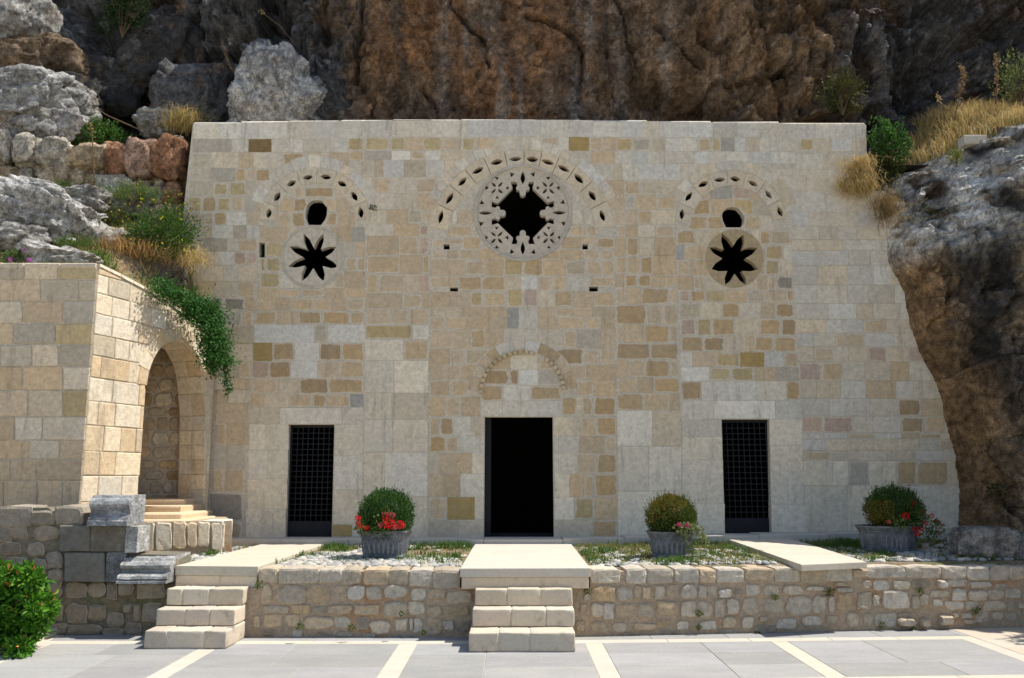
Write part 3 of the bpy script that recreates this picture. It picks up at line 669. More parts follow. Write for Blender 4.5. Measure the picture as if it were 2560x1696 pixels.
WB = (.97, .955, .92)
H2 = 8.63
def h2(x): return h1(x) - 2.09
for i, x in enumerate(BX):
    y = h1(x); H2 = h2(x); cuts = [y - .005, y - .75, y - 1.4, H2 + .2]
    for a, b in zip(cuts, cuts[1:]): quad('white_paving_strip', [(x, b), (x + BW, b), (x + BW, a), (x, a)], M_slab, tuple(c * rnd.uniform(.97, 1.03) for c in WB))
    for a, b in ((H2 - .01, H2 - 1.2), (H2 - 1.2, H2 - 2.4), (H2 - 2.4, H2 - 3.6)): quad('white_paving_strip', [(x, b), (x + BW, b), (x + BW, a), (x, a)], M_slab, WB)
for yb, sk in ((None, 1), (H2, 0)):
    x = -5.76
    while x < 5.7:
        w = rnd.uniform(.8, 1.25); w = min(w, 5.795 - x)
        ya, yb2 = (h1(x), h1(x + w)) if sk else (h2(x), h2(x + w))
        quad('white_paving_strip', [(x, ya), (x + w, yb2), (x + w, yb2 + .205), (x, ya + .205)], M_slab, tuple(c * rnd.uniform(.97, 1.03) for c in WB)); x += w
for i in range(5):
    xa, xb = BX[i] + BW, BX[i + 1]
    for (lo_, hi_) in ((.205, None), (-1.9, 0), (-3.8, -1.9)):
        LO = lambda q: h2(q) + lo_
        HI = lambda q: h2(q) + hi_ if hi_ is not None else h1(q)
        n = max(2, round((HI(xa) - LO(xa)) / .62))
        for k in range(n):
            sp = rnd.choice((.42, .5, .58)); xm = xa + (xb - xa) * sp
            for x0, x1 in ((xa, xm), (xm, xb)):
                ya0 = lerp(LO(x0), HI(x0), k / n); ya1 = lerp(LO(x1), HI(x1), k / n)
                yb0 = lerp(LO(x0), HI(x0), (k + 1) / n); yb1 = lerp(LO(x1), HI(x1), (k + 1) / n)
                quad('paving_tile', [(x0, ya0), (x1, ya1), (x1, yb1), (x0, yb0)], M_tile, gt())
x = -5.7
while x < 5.75:     # strip of tiles between the band and the wall
    w = min(rnd.uniform(.9, 1.15), 5.795 - x); quad('paving_tile', [(x, h1(x) + .21), (x + w, h1(x + w) + .21), (x + w, h1(x + w) + .95), (x, h1(x) + .95)], M_tile, gt()); x += w
for ix in range(6):
    for iy in range(8):
        x = 5.80 + ix * .62 + (iy % 2) * .0; y = 7.6 + iy * .58
        if y > 12.1: continue
        quad('paving_tile', [(x, y), (x + .62, y), (x + .62, y + .58), (x, y + .58)], M_slab, tuple(c * rnd.uniform(.9, 1.) for c in (1, .94, .87)))
# ------------------------------------------------------------------ terrace
xs = np.linspace(-6.0, 13, 120); ys = np.linspace(11.05, 15.9, 60)
X, Y = np.meshgrid(xs, ys); Wy = 11.34 + .1107 * np.maximum(0, X - .75)
Yc = np.where(Y < Wy, np.minimum(Y + (Wy - Y), 15.9), Y)
Z = ZT - .035 + np.maximum(0, X - .5) * .019 * (Yc - 11.2) / 4.3 + .02 * fbm(np.stack([X.ravel() * 1.5, Yc.ravel() * 1.5, 0 * X.ravel()], 1), 3).reshape(X.shape)
def gridF(nx, ny): return [(j * nx + i, j * nx + i + 1, (j + 1) * nx + i + 1, (j + 1) * nx + i) for j in range(ny - 1) for i in range(nx - 1)]
Z[0] -= .35; Z = np.where(Yc - Wy < .02, Z - .2, Z)
ter = obj('terrace', np.stack([X.ravel(), Yc.ravel(), Z.ravel()], 1), gridF(120, 60), M_ground, smooth=True); lab(ter, kind='structure')
# walkways across it
def slab_quad(name, pts, zt_, th, parent, mat=M_slab, tone=(1, 1, 1), bev=.01):
    m = bmesh.new(); lo = [m.verts.new((x, y, z - th)) for (x, y), z in zip(pts, zt_)]; hi = [m.verts.new((x, y, z)) for (x, y), z in zip(pts, zt_)]
    n = len(pts)
    m.faces.new(lo[::-1]); m.faces.new(hi)
    for i in range(n): m.faces.new((lo[i], lo[(i + 1) % n], hi[(i + 1) % n], hi[i]))
    bmesh.ops.recalc_face_normals(m, faces=m.faces)
    bmesh.ops.bevel(m, geom=list(m.edges), offset=bev, segments=2, affect='EDGES', profile=.6)
    m.verts.index_update(); V = [tuple(v.co) for v in m.verts]; Fs = [tuple(v.index for v in f.verts) for f in m.faces]; m.free()
    return obj(name, V, Fs, mat, parent, tone)
def P2(u, v, z=ZT): p = onZ(u, v, z); return (p.x, p.y)
def lerp2(a, b, t): return (a[0] + (b[0] - a[0]) * t, a[1] + (b[1] - a[1]) * t)
wk = thing('middle_walkway', 'broad cream stone walkway leading to the middle door', 'walkway', (0.1, 13, ZT))
a0, a1 = P2(1150, 1424), P2(1476, 1423); YB = YF - .605
b0, b1 = (onZ(1187, 1363, ZT).x, YB), (onZ(1429, 1363, ZT).x, YB)
for t0, t1 in ((0, .34), (.34, .68), (.68, 1)):
    slab_quad('paving_slab', [lerp2(a0, b0, t0 + .001), lerp2(a1, b1, t0 + .001), lerp2(a1, b1, t1 - .001), lerp2(a0, b0, t1 - .001)], [ZT + .012] * 4, .11, wk, tone=(1.02, 1.0, .97))
slab_quad('fascia', [(a0[0] + .02, a0[1] + .025), (a1[0] - .02, a1[1] + .025), (a1[0] - .02, a1[1] + .4), (a0[0] + .02, a0[1] + .4)], [ZT - .10] * 4, .14, wk, M_step, (1.05, .97, .88))
wk2 = thing('west_walkway', 'narrow cream stone walkway from the side steps to the barred west door', 'walkway', (-3.6, 13, ZT))
a0, a1 = P2(438, 1417), P2(645, 1419); b0, b1 = (onZ(655, 1362, ZT).x, YB), (onZ(812, 1362, ZT).x, YB)
for t0, t1 in ((0, .5), (.5, 1)):
    slab_quad('paving_slab', [lerp2(a0, b0, t0 + .001), lerp2(a1, b1, t0 + .001), lerp2(a1, b1, t1 - .001), lerp2(a0, b0, t1 - .001)], [ZT + .012] * 4, .12, wk2, tone=(1.0, .97, .9))
slab_quad('fascia', [(a0[0] + .01, a0[1] + .015), (a1[0] - .01, a1[1] + .015), (a1[0] - .01, a1[1] + .5), (a0[0] + .01, a0[1] + .5)], [ZT - .11] * 4, .16, wk2, M_step, (1.15, 1.07, .97))
wk3 = thing('east_walkway', 'cream stone slab walkway slanting to the barred east door without steps', 'walkway', (3.6, 13, ZT))
a0, a1 = P2(2004, 1419), P2(2168, 1413); b0, b1 = (onZ(1846, 1361, .9).x, YB), (onZ(2000, 1359, .9).x, YB)
for t0, t1 in ((0, .5), (.5, 1)):
    q = [lerp2(a0, b0, t0 + .001), lerp2(a1, b1, t0 + .001), lerp2(a1, b1, t1 - .001), lerp2(a0, b0, t1 - .001)]
    slab_quad('paving_slab', q, [zt(*p) + .035 for p in q], .085, wk3, tone=(1.02, .99, .93))
# ------------------------------------------------------------------ steps of rough blocks
def steps(name, label, courses, group):
    s = thing(name, label, 'steps', (sum(courses[0][0]) / 2, courses[0][1], 0), group)
    for (x0, x1), y0, yb, z0, z1, cuts in courses:
        c = [x0] + [x0 + (x1 - x0) * k for k in cuts] + [x1]
        for a, b in zip(c, c[1:]):
            m = bmesh.new(); V, Fs = box(a + .004, b - .004, y0 + rnd.uniform(-.008, .008), yb, z0 + .002, z1 + rnd.uniform(-.004, .004)); vs = [m.verts.new(v) for v in V]
            for f in Fs: m.faces.new([vs[i] for i in f])
            bmesh.ops.subdivide_edges(m, edges=list(m.edges), cuts=4, use_grid_fill=True)
            bmesh.ops.bevel(m, geom=[e for e in m.edges if len(e.link_faces) == 2 and e.calc_face_angle(0) > .5], offset=.014, segments=2, affect='EDGES', profile=.5)
            m.verts.index_update(); V = np.array([tuple(v.co) for v in m.verts]); Fs = [tuple(v.index for v in f.verts) for f in m.faces]; m.free()
            V = V + .009 * np.stack([pn(V * 6 + k * 9.1) for k in range(3)], 1) + .006 * np.stack([pn(V * 21 + k * 4.1) for k in range(3)], 1)
            f = rnd.uniform(.86, 1.1); obj('step_block', V, Fs, M_step, s, (f, f * rnd.uniform(.95, 1), f * rnd.uniform(.88, .98)), smooth=True)
        if len(c) > 2: obj('joint_mortar', *box(x0 + .03, x1 - .03, y0 + .012, yb - .01, z0, z1 - .008), M_mortar, s)
yb_ = 11.04
steps('stone_steps', 'three rough stone steps up to the middle walkway', [((-.50, .735), 10.23, yb_ + .06, 0, .216, (.28, .57)), ((-.475, .75), 10.60, yb_ + .04, .218, .42, (.38, .72)), ((-.46, .745), 10.84, yb_ + .03, .424, .625, (.33, .67))], 'stone steps up the terrace wall')
X3 = lambda u, y: (u - 1280) / F * y * 1.0
def stepx(u, v, y): return onY(u, v, y).x
steps('stone_steps', 'three rough stone steps beside the carved grey blocks', [((stepx(359, 1600, 10.41), stepx(567, 1600, 10.41)), 10.41, 11.2, 0, .205, (.28, .73)), ((stepx(389, 1548, 10.72), stepx(588, 1548, 10.72)), 10.72, 11.22, .208, .405, (.37, .68)), ((stepx(416, 1495, 10.98), stepx(609, 1495, 10.98)), 10.98, 11.24, .41, .61, (.21, .55))], 'stone steps up the terrace wall')
# ------------------------------------------------------------------ rubble retaining walls
def rubble(name, label, pl, crops, wallpoly, mat_m=M_mortar2, tones='gsgstc', depth=(.012, .034), group=None, d_wall=.55, tf=.92):
    w = thing(name, label, 'wall', pl.at(*pl.px(*wallpoly[-1])), group)
    V, Fs = plate([[pl.px(*p) for p in wallpoly]], pl, 0, -d_wall)
    recalc(obj('mortar', V, Fs, mat_m, w))
    for sc, ox, oy, txt in crops:
        for part in txt.split(';'):
            f = part.split(':'); q = f[0].split(','); x0, x1 = [float(z_) for z_ in re.match(r'(-?\d+)-(-?\d+)', q[0]).groups()]; y0, y1 = map(float, q[1].split('-'))
            c = f[1] if len(f) > 1 else rnd.choice(tones); d = rnd.uniform(*depth); cap = False
            if '+' in c: d += .09; c = c.replace('+', '')
            if '^' in c: cap = True; c = c.replace('^', '')
            c = c or 'g'
            x0, x1, y0, y1 = ox + x0 / sc, ox + x1 / sc, oy + y0 / sc, oy + y1 / sc
            cx, cy, hw, hh = (x0 + x1) / 2, (y0 + y1) / 2, (x1 - x0) / 2, (y1 - y0) / 2
            n = 12; ex = rnd.uniform(2.6, 9) if not cap else 8; hw *= 1.07; hh *= 1.09; p = []; ph = rnd.uniform(0, 6.28)
            for i in range(n):
                a = 2 * math.pi * (i + .5) / n; ca, sa = math.cos(a), math.sin(a)
                k = (abs(ca) ** ex + abs(sa) ** ex) ** (-1 / ex) * (1 + rnd.uniform(-.17, .07) * (.35 if cap else 1)) 
                p.append((cx + hw * ca * k + rnd.uniform(-1, 1), cy + hh * sa * k + rnd.uniform(-1, 1)))
            ab = [pl.px(*q) for q in p][::-1]
            ins = min(hw, hh) / F * 11 * .26
            V, Fs, Eg = stone_geo(ab, pl, d, ins, dome=rnd.uniform(-.012, .008), bev=.45, jit=.007)
            if cap:   # coping stones run back over the top of the wall
                mb = sum(b for a, b in ab) / n
                V2 = []
                for i, (a, b) in enumerate(ab):
                    V2.append(pl.at(a, b + (.012 if b > mb else 0), -.36))
                k = len(V); V = V + V2
                Fs = [f for f in Fs] + [(k + i, k + (i + 1) % n, (i + 1) % n, i) for i in range(n)]; Eg = Eg + [1] * n; Eg = [1] * len(Eg)
            t = np.array(tone_of(c, var=.16)); t = t * .72 + np.array([.42, .345, .26]) * .28; f = tf
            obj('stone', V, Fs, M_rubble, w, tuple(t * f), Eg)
    return w
WP = Plane((.75, 11.19), (6.44, 11.82)); WL = Plane((-3.2, 11.17), (0, 11.17))
def wally(x): return 11.19 + .1107 * max(0, x - .75)
LW = '115-300,95-225:c^;320-715,95-235:s^;735-960,100-225:s^;960-1150,105-245:g^;1185-1430,105-250:t^;1440-1630,105-245:g^;1650-1875,110-260:s^;1885-2155,110-290:g^;130-250,255-450:t;285-600,260-450:g;610-830,255-430:T;850-1000,265-415:t;1020-1195,260-410:s;1200-1370,275-410:g;1385-1630,255-390:s;1670-1820,290-415:s;1840-2020,290-400:t;2035-2290,320-440:g;150-420,465-545:g;440-640,460-545:T;650-780,480-540:G;800-1065,460-545:t;1095-1350,460-560:t;1390-1620,430-580:g;1640-1820,430-560:c;1830-1980,470-590:t;2000-2250,470-560:T;60-130,570-690;160-355,555-690:t;390-520,560-680:t;580-865,575-705:t;880-1040,580-700:s;1100-1235,590-710:G;1250-1455,610-755:c;1505-1635,600-730:c;1650-1690,590-720;1690-1780,600-740:s;1790-1975,600-760:t;1995-2100,620-720:s;2110-2270,620-740:G;450-560,720-790:s;120-260,710-770:G;700-860,735-790:G;900-1080,730-790:G;1160-1300,750-795:G;1480-1680,755-800:G'
rubble('retaining_wall', 'rubble terrace wall with tan mortar between the two flights of steps', WL, [(4.081, 620, 1400, LW)], [(646, 1429), (1150, 1430), (1150, 1470), (1420, 1470), (1420, 1604), (430, 1604), (430, 1471), (646, 1471)], group='rubble walls under the terrace')
MW = '165-465,105-240:s^;530-735,98-250:s^;755-1025,98-245:g^;1045-1290,98-235:s^;1310-1470,105-235:t^;1490-1770,98-235:s^;1790-2085,95-210:t^;2100-2355,92-230:s^;165-415,285-435:T;430-600,285-425:s;615-690,275-415:t;700-790,285-410:t;830-940,270-415:c;960-1085,270-390:t;1105-1280,265-415:s;1290-1380,270-400:s;1385-1490,265-385:g;1500-1645,305-400:s;1670-1750,310-370:G;1790-1945,260-380:s;1980-2140,265-375:g;2170-2400,265-370:s;80-150,360-430:s;155-290,465-605:s;290-395,460-630:s;420-615,465-590:t;655-820,450-610:g;850-1075,435-580:T;1100-1265,435-600:c;1270-1430,445-610:g;1460-1570,415-605:g;1595-1725,415-570:s;1755-1940,400-575:g;1985-2200,400-560:g;2220-2490,385-590:s;40-110,470-560:t;160-330,650-770:t;390-540,665-765:c;610-850,670-745:t;850-995,630-720:T;1060-1180,650-740:s;1310-1480,640-740:s;1550-1690,600-710:t;1740-1880,605-725:s;1930-2030,600-660:t;2110-2320,620-730:s;0-90,640-760:t;900-1050,745-800:G;1500-1700,730-790:G;500-640,770-815:G;1900-2100,690-780:G'
RW = '95-345,90-235:g^;355-605,92-215:s^;625-770,100-175:t^;775-1150,72-180:s^;1160-1500,70-180:g^;1530-1770,72-190:s^;1780-2005,70-200:s^;2020-2210,68-205:g^;2215-2360,72-200:g^;2370-2700,75-210:g^;2720-3000,80-210:g^;140-345,270-310:s;440-610,280-325:s;720-800,205-290:g;830-995,210-310:s;1025-1195,210-300:s;1220-1405,205-300:G;1465-1545,205-285:w+;1570-1780,195-270:s;1810-2030,225-285:s;2060-2190,245-310:g;440-560,230-270:g;205-345,365-540:s;370-430,360-540:s;465-610,345-500:T;660-805,335-505:g;820-885,355-470:s;920-1195,315-500:w;1215-1300,365-505:g;1300-1390,345-460:g;1400-1600,310-380:s;1625-1780,290-415:s;1800-1980,310-420:s;1985-2155,300-410:g;2165-2335,295-395:g;1435-1530,400-470:w;1555-1755,420-510:s;1770-1900,420-510:s;1950-2170,415-520:g;2200-2260,425-520:g;2310-2470,440-500:g;100-300,570-680:s;345-460,570-650:g;550-680,540-680:g;725-835,540-670:g;850-1060,535-690:s;1075-1220,535-590:G;1070-1225,592-670:c+;1285-1375,590-680:c+;1480-1610,565-660:c+;1640-1700,540-590:s;1720-1830,540-600:s;1870-1995,530-640:g;2040-2150,530-610:g;2180-2280,540-620:g;1750-1870,605-660:t;2400-2600,260-400;2620-2800,260-400;2500-2680,420-520;2400-2600,540-640'
rubble('retaining_wall', 'long rubble terrace wall with orange mortar below the slanting slab walkway', WP, [(4.227, 1440, 1400, MW), (4.081, 1980, 1400, RW)], [(1476, 1430), (1700, 1429), (2000, 1426), (2300, 1423), (2560, 1425), (2720, 1427), (2720, 1600), (1421, 1604), (1421, 1471), (1476, 1471)], group='rubble walls under the terrace')
# ------------------------------------------------------------------ cobbles
def ico(sub):
    b = bmesh.new(); bmesh.ops.create_icosphere(b, subdivisions=sub, radius=1); b.verts.index_update(); V = np.array([tuple(v.co) for v in b.verts]); Fs = [tuple(v.index for v in f.verts) for f in b.faces]; b.free(); return V, Fs
I2, IF2 = ico(2)
peb = []
for k in range(6):
    v = I2 * np.array([1, .72, .42]) * (1 + .16 * pn(I2 * 1.3 + k * 5)[:, None])
    peb.append(v)
PT = [(.36, .35, .32), (.44, .42, .37), (.28, .28, .27), (.40, .35, .28), (.23, .24, .24), (.50, .48, .43)]
pmesh = [me('cobble', peb[k % 6], IF2, M_pebble, PT[k % 6 if k < 6 else (k * 5) % 6], smooth=True) for k in range(12)]
quads = []
def walk_dist(x, y):
    for (l0, l1, r0, r1) in WALKS:
        t = (y - l0[1]) / (l1[1] - l0[1]); xl = l0[0] + (l1[0] - l0[0]) * t; xr = r0[0] + (r1[0] - r0[0]) * t
        if xl - .08 < x < xr + .08: return True
    return False
WALKS = []
for f0, f1, g0, g1, z in (((1150, 1424), (1476, 1423), 1187, 1429, ZT), ((438, 1417), (645, 1419), 655, 812, ZT), ((2004, 1419), (2168, 1413), 1846, 2000, .9)):
    A0, A1 = P2(*f0), P2(*f1); WALKS.append((A0, (onZ(g0, 1363, z).x, YB), A1, (onZ(g1, 1362, z).x, YB)))
cand = []
step = .105
yy = 11.45
while yy < YF - .62:
    xx = -4.7
    while xx < 7.6:
        x = xx + rnd.uniform(-.03, .03) + (int(yy / step) % 2) * step / 2; y = yy + rnd.uniform(-.025, .025)
        wy = wally(x) + .36
        if y > wy and not walk_dist(x, y) and not (x < -3.9 and y < 11.9 + (x + 4.4) * .4):
            dens = float(fbm(np.array([[x * .9, y * .9, 3.3]]), 3)[0])
            front = 1 - min(1, (y - wy) / 2.6)
            grassy = .55 if x > .6 else .35
            if x > 4.2: grassy = .5
            if dens + front * .95 - grassy > rnd.uniform(-.35, .25): cand.append((x, y, rnd.uniform(.045, .085)))
        xx += step
    yy += step * .8
cand.sort(key=lambda c: c[1] - .1 * c[2])
cand.sort(key=lambda c: -c[2] / c[1])
pa = Acc()
for i, (x, y, r) in enumerate(cand):
    rz = rnd.uniform(0, 6.28); k = rnd.randrange(12); z = zt(x, y) - .03 + r * .08
    if i < 300:
        o = bpy.data.objects.new('cobble', pmesh[k]); C.objects.link(o); o.parent = ter; o.location = (x, y, z); o.rotation_euler = (rnd.uniform(-.2, .2), rnd.uniform(-.2, .2), rz); o.scale = (r, r, r * .95)
    else:
        c, s = math.cos(rz), math.sin(rz); v = peb[k % 6] * r; v = np.stack([v[:, 0] * c - v[:, 1] * s, v[:, 0] * s + v[:, 1] * c, v[:, 2]], 1) + np.array([x, y, z])
        pa.add(v.tolist(), IF2, PT[k % 6 if k < 6 else (k * 5) % 6])
o = pa.obj('pebble_bed', M_pebble, ter, True); o['kind'] = 'stuff'

# ------------------------------------------------------------------ foliage builders
def leaf_arrays(P, D, size, asp, tones, droop=.25, rng=RNG):
    "bent diamond leaves: P base points, D pointing directions"
    n = len(P); D = D / (np.linalg.norm(D, axis=1)[:, None] + 1e-9); q = rng.normal(size=(n, 3)); S = np.cross(D, q); S /= (np.linalg.norm(S, axis=1)[:, None] + 1e-9)
    N = np.cross(S, D); L = np.asarray(size)[:, None] * np.ones((n, 1)); W = L * asp / 2
    v0 = P; tip = P + D * L - N * L * droop; mid = P + D * L * .48
    V = np.stack([v0, mid + S * W + N * W * .3, tip, mid - S * W + N * W * .3], 1).reshape(-1, 3)
    k = np.arange(n)[:, None] * 4; Fa = np.concatenate([k + [[0, 1, 2]], k + [[0, 2, 3]]], 0)
    return V, Fa, np.repeat(tones, 4, 0)
def tone_mix(n, cols, rng=RNG, var=.22):
    c = np.array(cols)[rng.integers(0, len(cols), n)]; return c * (1 + rng.uniform(-var, var, (n, 1)))
def blades(P, hgt, lean, tones, w=.006, rng=RNG, dirs=None):
    n = len(P); a = rng.uniform(0, 2 * np.pi, n); hd = np.stack([np.cos(a), np.sin(a), 0 * a], 1) if dirs is None else dirs
    sd = np.stack([-hd[:, 1], hd[:, 0], 0 * a], 1); rot = rng.uniform(0, np.pi, n)[:, None]; sd = sd * np.cos(rot) + hd * np.sin(rot); h = np.asarray(hgt)[:, None]; l = np.asarray(lean)[:, None]; up = np.array([0, 0, 1.])
    m = P + up * h * .6 + hd * l * .3 * h; t = P + up * h * (1 - .35 * np.minimum(l, 1.4)) + hd * l * h; w = np.asarray(w).reshape(-1, 1) * np.ones((n, 1))
    V = np.stack([P - sd * w, P + sd * w, m - sd * w * .7, m + sd * w * .7, t], 1).reshape(-1, 3)
    k = np.arange(n)[:, None] * 5; Fs = (k + [[0, 1, 3, 2]]).tolist() + (k + [[2, 3, 4]]).tolist()
    return V, Fs, np.repeat(tones, 5, 0)
def shell(n, c, r, lo=.7, hi=1.02, zmin=-1., rng=RNG, lump=.12, seed=0):
    d = rng.normal(size=(n, 3)); d /= np.linalg.norm(d, axis=1)[:, None]; d = d[d[:, 2] > zmin]
    k = rng.uniform(lo ** 2, hi ** 2, len(d)) ** .5 * (1 + lump * 2 * pn(d * 1.9 + seed + 50))
    return np.array(c) + d * k[:, None] * np.array(r), d
GD = [(.035, .095, .014), (.045, .12, .018), (.028, .075, .012), (.06, .14, .02)]
def boxwood(loc, c, r, label, cols, seed, extra=None):
    t = thing('boxwood_bush', label, 'bush', loc, 'clipped round bushes in the grey planters'); rng = np.random.default_rng(seed)
    P, d = shell(9000, c, r, .74, 1.0, -.8, rng, .07, seed); n = len(P)
    D = d * .5 + rng.normal(size=(n, 3)) * .35 + np.array([0, 0, .75])
    tn = tone_mix(n, cols, rng, .3)
    if extra is not None:
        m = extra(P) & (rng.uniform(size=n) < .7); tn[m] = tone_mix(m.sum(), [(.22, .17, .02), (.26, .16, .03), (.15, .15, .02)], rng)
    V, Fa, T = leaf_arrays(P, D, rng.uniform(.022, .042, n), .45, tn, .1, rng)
    # upright sprigs standing off the outline
    Q, e = shell(300, c, r, .95, 1.02, -.1, rng, .07, seed); L = []
    for p, dd in zip(Q, e):
        up = np.array([dd[0] * .45, dd[1] * .45, 1.]); up /= np.linalg.norm(up); h = rng.uniform(.03, .085) * (2.1 if rng.uniform() < .03 else 1)
        for k in range(7): L.append((p + up * h * k / 6, up + rng.normal(size=3) * .5))
    P2_ = np.array([q[0] for q in L]); D2 = np.array([q[1] for q in L]); V2, F2, T2 = leaf_arrays(P2_, D2, rng.uniform(.018, .03, len(L)), .5, tone_mix(len(L), cols, rng, .3), .1, rng)
    obj('foliage', np.concatenate([V, V2]), np.concatenate([Fa, F2 + len(V)]), M_leaf, t, np.concatenate([T, T2]))
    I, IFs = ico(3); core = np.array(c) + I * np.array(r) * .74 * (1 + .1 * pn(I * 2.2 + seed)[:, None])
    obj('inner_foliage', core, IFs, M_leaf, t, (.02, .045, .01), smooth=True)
    V, Fs = sweep([(c[0], c[1], loc[2] - .02), (c[0] + .01, c[1], c[2] - r[2] * .5)], [.03, .022], 6); obj('stem', V, Fs, M_bark, t)
    return t
def geranium(loc, label, heads, leaves, seed, cat='flowers', name='geranium_plant', lcols=None, trail=None):
    t = thing(name, label, cat, loc, 'geraniums growing in the grey planters'); rng = np.random.default_rng(seed)
    P = []; D = []
    for (c, r, n) in leaves:
        c = (c[0], c[1] - .10, c[2])
        p, d = shell(n, c, r, .2, 1, -1, rng, .1, seed); P.append(p); D.append(d + rng.normal(size=p.shape) * .5 + np.array([0, -.3, .5]))
    P = np.concatenate(P); D = np.concatenate(D); n = len(P)
    V, Fa, T = leaf_arrays(P, D, rng.uniform(.025, .05, n), .95, tone_mix(n, lcols or [(.09, .17, .03), (.14, .21, .035), (.2, .25, .05), (.07, .13, .03)], rng), .3, rng)
    obj('foliage', V, Fa, M_leaf, t, T)
    V = Acc()
    for (x, y, z, r, col) in heads:
        q = (loc[0] + (x - loc[0]) * .5, loc[1] + (y - loc[1]) * .3 + .05, loc[2] + .02); V.add(*sweep([q, ((q[0] + x) / 2, (q[1] + y) / 2, (q[2] + z) / 2 + .03), (x, y, z)], .004, 4), tone=(.1, .17, .04))
        p, d = shell(90, (x, y, z), (r, r, r * .85), .55, 1.05, -1, rng, .05, seed); m = len(p)
        v, f, tt = leaf_arrays(p, d * .5 + rng.normal(size=p.shape) * .6, rng.uniform(.014, .024, m) * r / .05, 1.0, tone_mix(m, col, rng, .25), .1, rng); obj('flower_head', v, f, M_petal, t, tt)
    V.obj('flower_stalks', M_leaf, t)
    return t
RED = [(.62, .012, .016), (.70, .02, .03), (.52, .008, .012)]; PINK = [(.62, .10, .14), (.66, .2, .2), (.55, .05, .08)]; MAG = [(.55, .02, .16), (.6, .05, .22)]; CRIM = [(.5, .01, .02), (.58, .015, .02)]
# ------------------------------------------------------------------ planters
def planter(loc, label, outline, prof, rot, arches=None):
    "outline: unit plan polygon; prof: list of (height, scale)"
    t = thing('planter', label, 'planter', loc, 'grey moulded planters on the terrace'); c, s = math.cos(rot), math.sin(rot); n = len(outline)
    def pt(x, y, z): return (loc[0] + x * c - y * s, loc[1] + x * s + y * c, loc[2] + z)
    def loft(name, pr, cap_lo=True, cap_hi=True):
        V = [pt(x * (1 + 0) + k * math.copysign(1, x) * (abs(x) > 1e-6), y + k * math.copysign(1, y) * (abs(y) > 1e-6), z) for z, k in pr for x, y in outline]; Fs = []
        for j in range(len(pr) - 1): Fs += [(j * n + i, j * n + (i + 1) % n, (j + 1) * n + (i + 1) % n, (j + 1) * n + i) for i in range(n)]
        if cap_lo: Fs.append(tuple(range(n))[::-1])
        if cap_hi: Fs.append(tuple(range((len(pr) - 1) * n, len(pr) * n)))
        return recalc(obj(name, V, Fs, M_lead, t))
    h = prof[-1][0]
    loft('foot', prof[0:3]); body = loft('body', prof[2:-5]); loft('rim', prof[-6:] + [(h, prof[-1][1] - .035), (h - .05, prof[-1][1] - .045)], True, False)
    V = [pt(x - math.copysign(.03, x), y - math.copysign(.03, y), h - .045) for x, y in outline]; obj('potting_soil', V, [tuple(range(n))], M_soil, t)
    # raised pointed arches along each face of the body
    hx_, hy_ = max(abs(q[0]) for q in outline), max(abs(q[1]) for q in outline)
    zb, zt_ = prof[3][0] + .015, prof[-6][0] - .02
    def kz(z): return float(np.interp(z, [p[0] for p in prof], [p[1] for p in prof]))
    for i in range(n):
        (xa, ya), (xb, yb2) = outline[i], outline[(i + 1) % n]; L = math.hypot(xb - xa, yb2 - ya)
        if L < .1: continue
        m = max(1, round(L / .085)); nx, ny = (yb2 - ya) / L, -(xb - xa) / L
        if nx * (xa + xb) + ny * (ya + yb2) < 0: nx, ny = -nx, -ny
        for q in range(m):
            path = []
            for u_, zz in ((-.42, 0), (-.42, .45), (-.3, .75), (0, 1), (.3, .75), (.42, .45), (.42, 0)):
                f = (q + .5 + u_) / m; z = zb + (zt_ - zb) * zz; k = kz(z)
                bx, by = xa + (xb - xa) * f, ya + (yb2 - ya) * f
                path.append(pt(bx + k * (xs_ := (math.copysign(min(1, abs(bx) / (hx_ * .6)), bx))) + nx * .001, by + k * math.copysign(min(1, abs(by) / (hy_ * .6)), by) + ny * .001, z))
            V, Fs = sweep(path, .0085, 4); obj('relief_arch', V, Fs, M_lead2, body)
    return t
def chamf(hx, hy, c): return [(-hx + c, -hy), (hx - c, -hy), (hx, -hy + c), (hx, hy - c), (hx - c, hy), (-hx + c, hy), (-hx, hy - c), (-hx, -hy + c)]
PR = [(0, -.035), (.03, -.033), (.05, -.052), (.055, -.052), (.12, -.042), (.19, -.033), (.25, -.03), (.275, -.026), (.285, -.018), (.305, -.018), (.315, -.006), (.335, 0), (.35, .012), (.37, .014)]
def prs(k): return [(z * k, s * k) for z, s in PR]
p1 = onZ(957, 1396, ZT); L1 = (p1.x, p1.y + .22, ZT - .01)
planter(L1, 'squared grey planter beside the west door, full of red geraniums', chamf(.335, .235, .03), prs(1.04), R(-9))
p2 = onZ(1690, 1397, ZT); L2 = (p2.x - .02, p2.y + .26, zt(p2.x, p2.y) - .01)
planter(L2, 'grey planter with cut corners next to the middle walkway', chamf(.31, .26, .12), prs(1.0), R(12))
p3 = onZ(2245, 1381, .88); L3 = (p3.x, p3.y + .30, zt(p3.x, p3.y) - .02)
ov = [(.46 * math.copysign(abs(math.cos(a)) ** .8, math.cos(a)), .30 * math.copysign(abs(math.sin(a)) ** .8, math.sin(a))) for a in np.linspace(0, 2 * math.pi, 29)[:-1] + .1]
planter(L3, 'oval grey planter standing in the shade of the rock', ov, prs(1.05), R(3))
def at(L, u, v, dy=0): return tuple(onY(u, v, L[1] + dy))
b = at(L1, 965, 1290, .0); boxwood(L1, (b[0], b[1] + .02, b[2] - .02), (.405, .36, .40), 'dense dark green ball of boxwood behind red geraniums', GD, 21)
